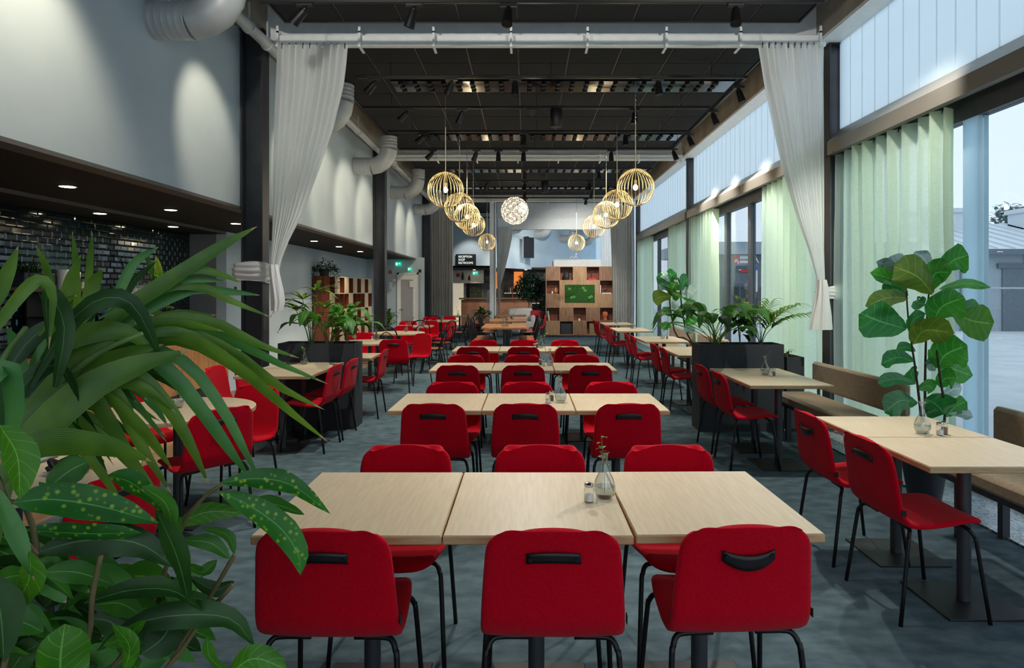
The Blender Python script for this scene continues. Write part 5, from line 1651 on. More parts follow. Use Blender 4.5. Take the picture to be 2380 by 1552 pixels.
# switches on the wall end
s = MB().bbox(-.006, .006, -.03, .03, -.045, .045, .002).build('wall_switch', M_BLACK, loc=(-4.464, 9.86, 1.545)); tag(s, 'small black switch on the wall end by the kitchenette', 'switch')
s = MB().bbox(-.006, .006, -.04, .04, -.09, .09, .002).build('wall_switch', M_WHITE, loc=(-4.464, 10.12, 1.06)); tag(s, 'white double switch on the wall end by the kitchenette', 'switch')

# ================================================================== things on the hidden round table
fs = thing('folded_cloths', 'stack of folded grey covers on the half hidden round table', 'cloths', (-2.38, 2.93, .74))
M_GCL = mat('grey_cover', (186, 190, 188), rough=.9, var=.08)
for k in range(4):
    MB().bbox(-.19 + .01 * k, .17 - .008 * k, -.13 + .006 * k, .13, .002 + k * .042, .04 + k * .042, .016).build('folded_cloth', M_GCL, fs, smooth='auto')
sb = thing('shoulder_strap', 'tangled black strap lying on the half hidden round table', 'strap', (-1.98, 2.80, .74))
MB().tube(smoothpts([(-.1, -.02, .012), (-.03, .05, .05), (.05, .02, .015), (.09, -.06, .05), (.02, -.09, .012), (-.06, -.05, .06), (-.02, .03, .012), (.1, .05, .03)], 40), .012, 6).build('strap_loop', M_LEATHER, sb, smooth=True)
# ================================================================== big cube shelf at the end of the hall
BX, BY, CW = .676, 21.0, .4365
bs = thing('room_divider_shelf', 'tall oak cube shelf on castors with a green moss picture', 'shelf', (BX, BY, .07))
W5 = 5 * CW; DP = .36
CH = .446
MB().box(0, W5, DP - .015, DP, 0, 5 * CH).build('back_panel', M_MAHOG, bs)
MB().box(-.02, 0, 0, DP, 0, 5 * CH + .02).build('side_panel', M_SHELF, bs)
MB().box(W5, W5 + .02, 0, DP, 0, 5 * CH + .02).build('side_panel', M_SHELF, bs)
for k in range(6):
    MB().box(0, W5, .002, DP - .015, k * CH, k * CH + .02).build('shelf_board', M_SHELF, bs)
for k in range(1, 5):
    for rr in range(5):
        if rr in (2, 3) and k in (2, 3):
            continue
        MB().box(k * CW - .01, k * CW + .01, .002, DP - .015, rr * CH + .02, (rr + 1) * CH).build('divider', M_SHELF, bs)
SOLID = {0: [0, 2], 1: [1, 3], 2: [0, 4], 3: [], 4: [0, 2, 4]}
for rr, cols in SOLID.items():
    for c in cols:
        MB().bbox(c * CW + .004, (c + 1) * CW - .004, -.006, .014, rr * CH + .008, (rr + 1) * CH + .012, .003).build('cube_door', M_SHELFD if (rr + c) % 3 else M_SHELF, bs)
MB().bbox(CW + .004, 4 * CW - .004, -.008, .014, 2 * CH + .008, 4 * CH + .012, .003).build('picture_board', M_SHELF, bs)
for k, x in enumerate((.15, 1.1, 2.0)):
    for yy in (.05, DP - .05):
        MB().cyl((x - .015, yy, -.035), (x + .015, yy, -.035), .034, n=14).box(x - .02, x + .02, yy - .02, yy + .02, -.01, 0).build('castor', M_STEELD, bs)
mp = thing('moss_picture', 'green moss picture in the centre of the oak cube shelf', 'picture', (BX + 2.5 * CW, BY - .012, .07 + 3.05 * CH))
rnd = random.Random(70)
MB().grid(lambda u, v: (-.49 + .98 * u, -.012 - .012 * rnd.random(), -.29 + .58 * v), 50, 30).build('moss_bed', M_MOSS, mp)
for (mx, mz) in ((.11, .17), (.17, .09), (-.28, -.14), (-.20, -.12), (.32, -.14), (.38, -.11), (-.34, .14)):
    MB().sphere((mx, -.02, mz), .06, 10, 7, (1, .5, .9)).build('moss_tuft', M_MOSS2, mp, smooth=True)
def cell(c, rr, fx=.5):
    return (BX + (c + fx) * CW, BY + .16, .07 + rr * CH + .021)
x, yy, z = cell(1, 4)
r = thing('faceted_vase', 'dark faceted vase in the top row of the oak cube shelf', 'vase', (x, yy, z))
MB().lathe([(.0001, 0), (.08, 0), (.115, .1), (.11, .2), (.06, .27), (.0001, .27)], 7).build('body', M_DARKPOT, r)
x, yy, z = cell(3, 4, .45)
for k in range(2):
    b = small_box(x, yy, z + .042 * k, .28 - .02 * k, .2, .038, mat('book_red', (176, 30, 40)) if k else mat('book_red2', (196, 60, 60)), 'red book lying in the top row, %s of two' % ('lower', 'upper')[k], 'book', 'book')
r = thing('figurine', 'small dark figurine standing on the red books', 'figurine', (x - .02, yy, z + .084))
MB().lathe([(.0001, 0), (.03, 0), (.02, .02), (.014, .06), (.024, .10), (.018, .13), (.0001, .15)], 10).build('body', M_BARK, r, smooth=True)
x, yy, z = cell(0, 3)
bottle(x - .08, yy, z, .16, .03, M_VASE, 'small glass bottle in the left cube of the fourth row')
bottle(x - .02, yy - .05, z, .1, .028, M_PAPER, 'small white jar in the left cube of the fourth row')
r = thing('brown_jug', 'brown jug in the left cube of the fourth row', 'jug', (x + .09, yy, z))
MB().lathe([(.0001, 0), (.06, 0), (.08, .06), (.075, .12), (.04, .15), (.05, .19), (.042, .19)], 16).build('body', mat('brown_glaze', (150, 100, 60), rough=.3), r, smooth=True)
MB().tube([(.045, 0, .17), (.095, 0, .16), (.10, 0, .10), (.07, 0, .06)], .008, 6).build('handle', MATS['brown_glaze'], r)
x, yy, z = cell(4, 3)
small_box(x + .02, yy, z, .30, .2, .028, M_PAPER, 'white book lying in the right cube, lower one', 'book', 'book')
small_box(x, yy, z + .03, .22, .18, .022, mat('book_dark', (60, 66, 72)), 'dark book lying in the right cube, on the white one', 'book', 'book')
small_box(x - .185, yy, z, .025, .2, .28, M_PAPER, 'white book standing in the right cube', 'book', 'book')
r = thing('figurine', 'small dark horse-like figurine on the books', 'figurine', (x - .02, yy, z + .054))
MB().sphere((0, 0, .05), .04, 10, 7, (1.4, .6, .8)).tube([(.04, 0, .06), (.07, 0, .10), (.09, 0, .10)], [.02, .018, .01], 8).cyl((-.03, 0, 0), (-.03, 0, .04), .01).cyl((.03, 0, 0), (.03, 0, .04), .01).build('body', M_BARK, r, smooth=True)
x, yy, z = cell(0, 1, .2)
for k in range(2):
    b = small_box(x - .03 + .04 * k, BY + .12, z, .025, .22, .32, M_PAPER if k else M_GREYPOT, 'book leaning at the left edge of the second row, %s' % ('outer', 'inner')[k], 'book', 'book')
    b.rotation_euler = (0, -.12, 0)
x, yy, z = cell(2, 1)
bushy(x, yy, z + .07, 'small green plant in the middle cube of the second row', 20, .05, .16, M_DKLEAF, 72, .05)
r = thing('small_pot', 'small white pot in the middle cube of the second row', 'pot', (x, yy, z))
MB().lathe([(.0001, 0), (.03, 0), (.038, .07), (.03, .07), (.0001, .06)], 14).build('body', M_WHITE, r, smooth='auto')
x, yy, z = cell(4, 1)
r = thing('clay_head', 'terracotta head in the right cube of the second row', 'bust', (x - .02, yy, z))
MB().lathe([(.0001, 0), (.075, 0), (.07, .05), (.055, .09), (.08, .15), (.095, .21), (.085, .27), (.04, .30), (.0001, .305)], 18).build('head', M_CLAY, r, smooth=True)
MB().prism([(-.012, .16), (.012, .16), (0, .215)], -.115, -.08, 'y').build('nose', M_CLAY, r)
small_box(BX + 1.5 * CW, BY + .18, .07 + .021, .36, .3, .36, mat('dark_bin', (38, 42, 50)), 'dark storage box in the bottom row of the oak shelf', 'box')
small_box(BX + 3.55 * CW, BY + .18, .07 + .021, .28, .3, .36, mat('straw_bin', (150, 132, 92), rgb2=(110, 96, 64), scale=60), 'straw storage box in the bottom row of the oak shelf', 'box')
# white cabin top behind the shelf
wc = thing('white_canopy', 'white rounded canopy showing above the oak cube shelf', 'canopy', (0, 0, 0))
MB().bbox(.95, 2.95, 22.3, 23.0, 2.2, 2.62, .04).build('canopy_body', M_WHITE, wc, smooth='auto')
ta = thing('white_wire_sculpture', 'small white wire sculpture on top of the white canopy', 'sculpture', (1.72, 22.5, 2.62))
MB().tube([(-.16, 0, .01), (-.14, 0, .12), (-.02, .02, .06), (.02, 0, .14), (.12, 0, .02)], .012, 6).tube([(.0, 0, .05), (.05, .02, .14), (.05, 0, .17)], .012, 6).build('wire', M_WHITE, ta, smooth=True)
MB().sphere((.05, 0, .19), .035, 10, 8).build('ball', M_WHITE, ta, smooth=True)

# ================================================================== door, signs on the cross wall
d = struct(thing('door_1', 'white framed grey door in the cross wall', 'door', (-3.31, 18.0, 0)))
del d['category']
MB().box(-.30, -.25, -.03, 0, 0, 2.03).box(.25, .30, -.03, 0, 0, 2.03).box(-.30, .30, -.03, 0, 1.98, 2.03).build('door_frame', M_WHITE, d)
MB().bbox(-.25, .25, -.022, -.002, .01, 1.98, .003).build('door_leaf', M_WHITE, d)
MB().box(-.19, .15, -.026, -.02, .18, 1.84).build('door_panel', M_DOORG, d)
MB().box(.05, .22, -.045, -.022, 1.62, 1.80).build('door_closer', M_WHITE, d)
MB().cyl((-.22, -.03, 1.0), (-.22, -.06, 1.0), .01).cyl((-.22, -.06, 1.0), (-.12, -.06, 1.0), .009).build('handle', M_CHROME, d)
MB().box(.30, .36, -.04, 0, 0, 2.0).build('side_post', M_DOORG, d)
def exit_sign(x, y, z, label, w=.17, h=.11):
    r = thing('exit_sign', label, 'sign', (x, y, z))
    MB().bbox(-w / 2, w / 2, -.02, .02, -h / 2, h / 2, .004).build('sign_body', M_GREEN, r)
    MB().box(-w * .36, -w * .08, -.024, -.021, -h * .32, h * .32).build('doorway_mark', M_WHITEGLOW, r)
    MB().prism([(w * .08, h * .02), (w * .2, h * .02), (w * .2, -h * .1), (w * .36, h * .1), (w * .2, h * .3), (w * .2, h * .18), (w * .08, h * .18)], -.024, -.021, 'y').build('arrow_mark', M_WHITEGLOW, r)
    MB().cyl((0, 0, h / 2), (0, 0, h / 2 + .08), .006).build('hanger', M_WHITE, r)
exit_sign(-3.56, 17.9, 2.27, 'green exit sign above the white door, left one')
exit_sign(-3.25, 17.95, 2.13, 'pale exit sign right above the white door', .11, .10)
for x, z, w, h, m, nm, cat in ((-3.80, 2.05, .08, .1, M_REDS, 'small red fire sign left of the white door', 'sign'), (-3.69, 1.83, .07, .09, M_PAPER, 'small white and red notice left of the white door', 'notice'), (-3.79, 1.66, .09, .2, M_WHITE, 'white dispenser left of the white door', 'dispenser'), (-2.97, 2.08, .08, .08, M_DARKPOT, 'small black plate right of the white door', 'plate')):
    s = MB().bbox(-w / 2, w / 2, -.02, 0, -h / 2, h / 2, .004).build('wall_sign', m, loc=(x, 17.995, z)); tag(s, nm, cat)
# plant by the door
dp = thing('door_plant', 'leafy plant in a dark pot left of the white door', 'plant', (-3.72, 17.3, 0))
pot_cone(dp, .16, .2, .5, M_DARKPOT)
rnd = random.Random(73)
for k in range(60):
    dd = vdir(rnd.uniform(0, 6.28), rnd.uniform(.1, 1.4)); l = rnd.uniform(.25, .5)
    b = Vector((-3.72, 17.3, .5 + rnd.uniform(0, .35)))
    leaf_obj(dp, [b, b + dd * l * .6 + Vector((0, 0, .05)), b + dd * l - Vector((0, 0, .1))], .05, M_MIDLEAF, 'blade', side=dd.cross(Vector((0, 0, 1))), n=5)
# reception sign
rs = thing('reception_sign', 'black sign reading RECEPTION SHOP RESTROOMS', 'sign', (-2.33, 24.93, 2.72))
MB().bbox(-.39, .39, -.02, .02, -.225, .225, .005).build('sign_board', M_SIGN, rs)
for k, t in enumerate(('RECEPTION', 'SHOP', 'RESTROOMS')):
    cu = bpy.data.curves.new('sign_text', 'FONT'); cu.body = t; cu.size = .118; cu.extrude = .002; cu.align_x = 'LEFT'; cu.align_y = 'CENTER'
    to = bpy.data.objects.new('tmp', cu); COL.objects.link(to)
    me = bpy.data.meshes.new_from_object(to.evaluated_get(bpy.context.evaluated_depsgraph_get()))
    bpy.data.objects.remove(to)
    me.materials.clear(); me.materials.append(M_WHITEGLOW)
    o = obj('lettering', me, rs, (-.29, -.024, .12 - .12 * k)); o.rotation_euler = (math.pi / 2, 0, 0); o.scale = (.86, 1, 1)
# tv panel on the slanting wall
tv = thing('black_screen', 'black flat screen hung on the slanting grey wall', 'screen', (-.02, 26.35, 3.28))
ang = math.atan2(dy, dx)
tv.rotation_euler = (0, 0, ang - .35)
MB().bbox(-.27, .27, -.25, -.19, -.42, .42, .008).build('screen_body', M_SIGN, tv)
MB().box(-.272, -.262, -.252, -.186, -.42, .42).build('side_edge', M_CHROME, tv)
MB().box(-.05, .05, -.2, .02, .3, .46).build('wall_arm', M_BLACK, tv)
# ducts of the far room
for k, (t, nm) in enumerate(((.10, 'nearest'), (.34, 'second'), (.60, 'third'), (.82, 'farthest'))):
    p = A.lerp(B, t)
    r = duct(0, 'grey elbow duct of the far room, %s' % nm, rad=.17, group='grey elbow ducts of the far room')
    r.location = (p.x, p.y, 3.95 - .05 * k); r.rotation_euler = (0, 0, ang - math.pi / 2)

# ================================================================== bar
bar = thing('bar_counter', 'bar counter with terracotta front and dark top', 'bar', (0, 0, 0))
for k in range(4):
    MB().bbox(-2.62 + k * .72, -1.905 + k * .72, 26.0, 26.05, .1, 1.15, .004).build('front_panel', M_TERRA, bar)
MB().box(-2.62, .26, 26.05, 26.5, .0, 1.15).build('counter_body', M_BARK, bar)
MB().bbox(-2.7, .3, 25.9, 26.6, 1.17, 1.23, .006).build('bar_top', mat('bar_top', (122, 96, 62), rough=.35), bar)
bt = box_struct('wall_far', mat('bar_tile', (70, 52, 40), rough=.25, rgb2=(20, 16, 14), scale=30, contrast=(.48, .52)), -3.4, .9, 28.6, 28.7, 0, 2.42, label='dark tiled back wall of the bar')
for x, w, m, nm in ((-1.30, .14, M_ORANGE, 'left'), (-.33, .2, M_ORANGE, 'right')):
    o = MB().bbox(-w, w, 0, .05, 0, .75, .004).build('orange_panel', m, loc=(x, 28.55, 1.62)); tag(o, 'orange lit panel on the back wall of the bar, %s one' % nm, 'panel')
op = thing('lit_doorway', 'bright doorway at the left of the bar', 'doorway', (-3.0, 28.4, 0))
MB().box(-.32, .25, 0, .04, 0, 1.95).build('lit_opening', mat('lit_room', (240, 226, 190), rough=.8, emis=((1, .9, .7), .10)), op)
MB().box(.25, .36, -.02, .06, 0, 2.0).box(-.4, .36, -.02, .06, 1.95, 2.05).build('door_frame', M_DOORG, op)
fr = thing('steel_fridge', 'dark steel fridge behind the bar', 'fridge', (-1.95, 28.1, 0))
MB().bbox(-.52, .52, 0, .45, 0, 1.92, .01).build('fridge_body', M_STEELD, fr)
MB().bbox(-.51, -.01, -.03, 0, .05, 1.9, .006).build('fridge_door', M_STEELB, fr)
MB().bbox(.01, .51, -.03, 0, .05, 1.9, .006).build('fridge_door', M_STEELD, fr)
MB().cyl((.06, -.06, .8), (.06, -.06, 1.4), .012).cyl((.44, -.06, .8), (.44, -.06, 1.4), .012).build('handle', M_CHROME, fr)
bsf = thing('bottle_shelf', 'shelf of bottles behind the bar', 'shelf', (0, 0, 0))
MB().box(-.95, .6, 28.2, 28.6, 1.40, 1.43).box(-.95, .6, 28.2, 28.6, .95, .98).build('shelf_board', M_WHITE, bsf)
BC = [mat('bottle_green', (30, 80, 40), rough=.15), mat('bottle_amber', (130, 66, 20), rough=.15), mat('bottle_clear', (190, 200, 196), rough=.1), mat('bottle_dark', (30, 24, 26), rough=.15)]
rnd = random.Random(74)
for k in range(15):
    bottle(-.88 + k * .1, 28.34, 1.431, rnd.uniform(.27, .36), .038, BC[k % 4], ['green', 'amber', 'clear', 'black'][k % 4] + ' bottle on the bar shelf, ' + ['first', 'second', 'third', 'fourth'][k // 4] + ' of its colour from the curtain')['group'] = 'bottles on the bar shelf'
for k, (x, h) in enumerate(((-1.0, .35), (-.55, .45), (-.15, .5))):
    r = thing('beer_tap', 'copper tap on the bar top, %s' % ('left one', 'middle one', 'right one')[k], 'tap', (x, 26.25, 1.23))
    MB().cyl((0, 0, 0), (0, 0, h), .025, n=10).cyl((0, 0, h * .8), (0, -.12, h * .8), .014, n=8).build('tap_body', mat('copper', (190, 110, 70), rough=.25, metal=.9), r)
    MB().cyl((0, 0, h), (0, -.02, h + .12), .012, n=8).build('tap_handle', M_BLACK, r)
bushy(-1.98, 26.2, 1.23, 'lime green leafy plant on the bar top', 46, .22, .38, M_LIME, 75, .13)
mb_ = thing('menu_stand', 'slim menu stand on the floor before the bar', 'stand', (-1.42, 24.6, 0))
MB().cyl((0, 0, 0), (0, 0, 1.1), .015).cyl((0, 0, 0), (0, 0, .01), .13, n=20).build('stand_pole', M_STAIN, mb_)
m_ = MB().bbox(-.09, .09, -.01, .01, -.25, .25, .004).build('menu_board', M_GREYPOT, mb_, loc=(0, 0, 1.3)); m_.rotation_euler = (-.25, .15, 0)
exit_sign(-2.0, 25.4, 2.22, 'green exit sign at the bar ceiling', .22, .15)
for (x, z, s, m) in ((-2.7, 2.2, .06, M_REDS), (-2.5, 2.22, .07, BC[0]), (-2.3, 2.15, .06, BC[3])):
    pass
art = thing('wall_panel', 'cream panel with a small red and green picture beside the bar', 'panel', (-2.45, 27.9, 0))
MB().box(-.72, .62, 0, .05, 1.85, 2.42).build('panel_board', M_PAPER, art)
MB().cyl((-.5, -.01, 2.2), (-.5, 0, 2.2), .09, n=14).build('red_mark', M_REDS, art)
MB().lathe([(.0001, 0), (.05, 0), (.05, .2), (.018, .26), (.018, .33)], 10, (-.28, -.02, 2.0)).build('green_mark', BC[0], art)
MB().lathe([(.0001, 0), (.045, 0), (.045, .14), (.018, .18), (.018, .24)], 10, (-.0, -.02, 1.98)).build('dark_mark', BC[3], art)

# ================================================================== ficus tree, plants by the bar
ft = thing('ficus_tree', 'round crowned dark ficus tree before the bar', 'tree', (.17, 22.4, 0))
pot_cone(ft, .24, .30, .5, M_GREYPOT)
MB().tube(smoothpts([(0, 0, .45), (-.05, 0, .9), (-.03, 0, 1.3), (.05, 0, 1.75)], 12), .035, 8).build('trunk', mat('pale_bark', (150, 134, 112), var=.15), ft, smooth=True)
rnd = random.Random(76); fm = MB()
for k in range(2600):
    t = rnd.random()
    if t < .62:
        a, e = rnd.uniform(0, 6.28), math.asin(rnd.uniform(-1, 1)); R = .55 * rnd.random() ** .4
        p = Vector((-.02 + R * math.cos(a) * math.cos(e) * 1.05, R * math.sin(a) * math.cos(e), 1.68 + R * math.sin(e) * .95))
    else:
        a = rnd.uniform(0, 6.28); R = .38 * math.sqrt(rnd.random())
        p = Vector((.42 + R * math.cos(a), R * math.sin(a), rnd.uniform(.55, 1.9)))
    d_ = vdir(rnd.uniform(0, 6.28), rnd.uniform(-1.3, .4)); l = rnd.uniform(.10, .17)
    leaf(fm, [p, p + d_ * l * .5, p + d_ * l], l * .42, 'oval', n=3)
o = obj('foliage', fm.mesh('foliage', M_FICUS, fix=False), ft); o['kind'] = 'stuff'
bp_ = thing('floor_plant', 'bushy broad-leaved plant on the floor left of the white post', 'plant', (-1.42, 20.6, 0))
pot_cone(bp_, .18, .22, .45, M_DARKPOT)
for k in range(46):
    dd = vdir(rnd.uniform(0, 6.28), rnd.uniform(-.1, 1.3)); l = rnd.uniform(.22, .42)
    b = Vector((-1.42, 20.6, .5 + rnd.uniform(0, .3)))
    leaf_obj(bp_, [b, b + dd * l * .55 + Vector((0, 0, .06)), b + dd * l - Vector((0, 0, .06))], .13, M_MIDLEAF if k % 3 else M_FIGS, 'oval', side=dd.cross(Vector((0, 0, 1))), n=6)
# draped sofa / chairs before the bar
sf = thing('draped_armchair', 'white draped armchair at the foot of the ficus tree', 'armchair', (-.18, 21.9, 0))
MB().bbox(-.42, .42, -.3, .3, .1, .48, .05).build('seat', M_WCLOTH, sf, smooth='auto')
MB().bbox(-.42, .42, .18, .34, .3, .92, .06).build('backrest', M_WCLOTH, sf, smooth='auto')
for s in (-1, 1):
    MB().bbox(s * .42 - .08, s * .42 + .08, -.3, .3, .1, .7, .05).build('armrest', M_WCLOTH, sf, smooth='auto')
cu = MB().bbox(-.2, .2, -.06, .06, 0, .36, .04).build('cushion', mat('red_cushion', (170, 40, 50), rough=.9), loc=(.36, 21.75, .5), smooth='auto'); tag(cu, 'red cushion leaning at the white draped armchair', 'cushion')
gb = thing('grey_planter', 'grey box planter left of the oak cube shelf', 'planter', (.45, 22.0, 0))
MB().bbox(-.3, .3, -.2, .2, 0, .55, .01).build('box_body', M_GREYPOT, gb)
MB().box(-.28, .28, -.18, .18, .545, .556).build('soil', M_SOIL, gb)

# lights added to brighten the dark far room and the bar
ft_ = thing('light_track', 'added lighting track across the far room', 'track', (0, 23.6, 4.2))
MB().bbox(-2.6, 2.8, -.02, .02, 0, .036, .004).build('track_bar', M_TRACK, ft_)
for x in (-2.2, 0, 2.4):
    MB().cyl((x, 0, .03), (x, 0, .35), .004, n=6).build('hanger_rod', M_TRACK, ft_)
for x, t, nm in ((-2.0, (-2.3, 25.9, 1.4), 'left'), (-.6, (-.3, 26.2, 1.6), 'middle'), (1.0, (.9, 28, 3.2), 'right')):
    q = track_spot(x, 23.6, t, 'added spotlight on the far room track, %s' % nm, 26 if nm == 'left' else 80, 60 if nm == 'left' else 80, color=DW)
    q.location.z = 4.2
for x, nm in ((-2.2, 'left'), (-1.0, 'middle'), (.0, 'right')):
    downlight(x, 27.4, 2.42, 'added round downlight over the bar, %s' % nm, 60)
# ================================================================== outdoors
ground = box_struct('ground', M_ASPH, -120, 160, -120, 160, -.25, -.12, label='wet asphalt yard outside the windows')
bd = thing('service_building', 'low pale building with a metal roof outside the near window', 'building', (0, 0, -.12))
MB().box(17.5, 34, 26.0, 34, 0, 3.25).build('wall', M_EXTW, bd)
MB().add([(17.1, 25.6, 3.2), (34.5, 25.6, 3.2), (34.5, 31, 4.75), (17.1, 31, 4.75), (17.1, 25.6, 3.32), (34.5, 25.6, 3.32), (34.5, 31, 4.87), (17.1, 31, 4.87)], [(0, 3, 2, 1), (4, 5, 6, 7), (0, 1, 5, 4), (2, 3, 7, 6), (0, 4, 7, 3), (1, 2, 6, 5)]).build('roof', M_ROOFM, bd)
for k in range(24):
    x = 17.4 + k * .7
    MB().add([(x, 25.6, 3.32), (x + .05, 25.6, 3.32), (x + .05, 31, 4.87), (x, 31, 4.87), (x, 25.6, 3.38), (x + .05, 25.6, 3.38), (x + .05, 31, 4.93), (x, 31, 4.93)], [(4, 5, 6, 7), (0, 1, 5, 4), (2, 3, 7, 6), (0, 4, 7, 3), (1, 2, 6, 5)]).build('roof_seam', M_ROOFM, bd)
MB().box(17.1, 34.5, 25.5, 25.62, 3.08, 3.3).build('gutter', M_EXTD, bd)
MB().box(19.3, 21.7, 25.94, 26.02, 0, 2.55).build('roller_door', M_EXTD, bd)
MB().box(19.1, 21.9, 25.9, 26.02, 2.55, 2.75).build('door_head', M_EXTD, bd)
for k in range(6):
    MB().box(17.6 + k * 2.6, 17.66 + k * 2.6, 25.96, 26.02, 0, 3.2).build('wall_joint', M_EXTD, bd)
for x0, x1, y0 in ((18.4, 20.6, 29.6), (23.0, 24.5, 29.6)):
    v = MB().box(x0, x1, y0, y0 + 1, 4.2, 5.25).box(x0 - .1, x1 + .1, y0 - .1, y0 + 1.1, 5.25, 5.45).build('roof_vent', M_ROOFM, bd)
gt = thing('yard_gate', 'galvanised gate of upright bars outside the near window', 'gate', (15.7, 19.2, -.12))
for x in (-.1, 1.05):
    MB().bbox(x, x + .13, -.06, .06, 0, 2.25, .01).build('gate_post', M_GALV, gt)
MB().box(.05, 1.03, -.02, .02, 1.78, 1.83).box(.05, 1.03, -.02, .02, .1, .15).build('gate_rail', M_GALV, gt)
for k in range(9):
    MB().box(.1 + k * .105, .125 + k * .105, -.012, .012, .15, 1.78).build('bar', M_GALV, gt)
fn = thing('wire_fence', 'wire mesh fence right of the yard gate', 'fence', (16.9, 19.2, -.12))
for k in range(4):
    MB().cyl((k * 1.1 + .95, -.35 * k, 0), (k * 1.1 + .95, -.35 * k, 2.2), .05).build('fence_post', M_GALV, fn)
mesh_ = MB()
for k in range(90):
    x = k * .05
    mesh_.cyl((x, -.32 * x, 0), (x, -.32 * x, 1.75), .004, n=4, caps=False)
for k in range(34):
    mesh_.cyl((0, 0, k * .052), (4.5, -1.44, k * .052), .004, n=4, caps=False)
o = mesh_.build('wire_mesh', M_GALV, fn); o['kind'] = 'stuff'
MB().cyl((-1.2, 0, 1.72), (-.2, 0, 1.72), .025).cyl((-3, 0, 1.72), (-1.2, 0, 1.72), .025).build('top_rail', M_GALV, fn)
rnd = random.Random(80)
def far_tree(x, y, h, r_, label):
    t = thing('pine_tree', label, 'tree', (x, y, 0))
    MB().cyl((0, 0, 0), (0, 0, h * .8), .18, .08).build('trunk', M_EXTD, t)
    fm = MB()
    for k in range(1500):
        a, e = rnd.uniform(0, 6.28), rnd.uniform(-1, 1)
        R = r_ * rnd.random() ** .5
        cl = Vector((R * math.cos(a) * (1 - .45 * max(0, e)), R * math.sin(a) * .6, h * .68 + e * h * .32 + .25 * math.sin(5 * a)))
        d_ = vdir(rnd.uniform(0, 6.28), rnd.uniform(-.5, .8)); l = rnd.uniform(.25, .55)
        leaf(fm, [cl, cl + d_ * l * .5, cl + d_ * l], l * .55, 'oval', n=3)
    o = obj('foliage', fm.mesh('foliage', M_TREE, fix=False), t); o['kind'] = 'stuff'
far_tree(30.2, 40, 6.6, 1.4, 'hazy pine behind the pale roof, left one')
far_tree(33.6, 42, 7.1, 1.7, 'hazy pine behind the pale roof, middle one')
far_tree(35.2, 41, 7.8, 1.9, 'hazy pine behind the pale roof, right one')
sb = thing('shop_building', 'grey shop building with signs seen through the middle window', 'building', (0, 0, -.12))
MB().box(11.5, 26, 44.0, 52, 0, 5.0).build('wall', M_EXTD, sb)
MB().box(11.0, 26.5, 43.4, 52.5, 4.12, 4.95).build('fascia', M_EXTW, sb)
for k in range(7):
    MB().box(12.2 + k * 1.3, 13.3 + k * 1.3, 43.9, 44.02, .3, 1.9).build('shop_window', M_FRAME, sb)
    MB().box(12.25 + k * 1.3, 13.25 + k * 1.3, 43.86, 43.92, .35, 1.85).build('pane', M_GLASS, sb)
ss = thing('shop_sign', 'red square and white board sign on the grey shop', 'sign', (14.44, 43.9, 3.42))
MB().box(-.25, .25, 0, .1, -.05, .65).build('red_square', M_REDS, ss)
MB().prism([(-.25, .05), (-.08, .3), (.02, .3), (.25, -.05), (.12, -.05), (-.03, .18), (-.12, .05)], -.02, .0, 'y').build('white_stroke', M_PAPER, ss)
MB().box(.3, 1.2, 0, .08, .3, .6).build('white_board', M_PAPER, ss)
MB().box(.3, 1.2, 0, .08, -.02, .2).build('white_board', M_PAPER, ss)
MB().box(.3, 1.4, 0, .08, -.75, -.55).build('red_board', M_REDS, ss)
ss.scale = (.75, 1, .85)
for t, x, z, s in (('A', 15.45, 3.42, 1.0), ):
    cu = bpy.data.curves.new('letter', 'FONT'); cu.body = t; cu.size = .85; cu.extrude = .04; cu.align_x = 'CENTER'
    to = bpy.data.objects.new('tmp', cu); COL.objects.link(to)
    me = bpy.data.meshes.new_from_object(to.evaluated_get(bpy.context.evaluated_depsgraph_get()))
    bpy.data.objects.remove(to)
    me.materials.clear(); me.materials.append(M_PAPER)
    o = obj('letter_sign', me, None, (x + .25, 43.95, z)); o.rotation_euler = (math.pi / 2, 0, 0)
    tag(o, 'large white letter A on the grey shop front', 'sign')
py_ = thing('pylon_sign', 'slim pylon sign with blue top in front of the grey shop', 'sign', (14.95, 42.0, .55))
MB().bbox(-.22, .22, -.06, .06, .9, 2.3, .01).build('white_face', M_PAPER, py_)
MB().bbox(-.22, .22, -.06, .06, 2.3, 2.7, .01).build('blue_face', M_BLUES, py_)
MB().cyl((0, 0, -.67), (0, 0, .9), .05).build('pole', M_GALV, py_)
sn = MB().box(11, 27, 41.8, 43.2, -.12, .15).build('pavement_edge', M_ROOFM); tag(sn, 'pale pavement edge before the grey shop', 'kerb')

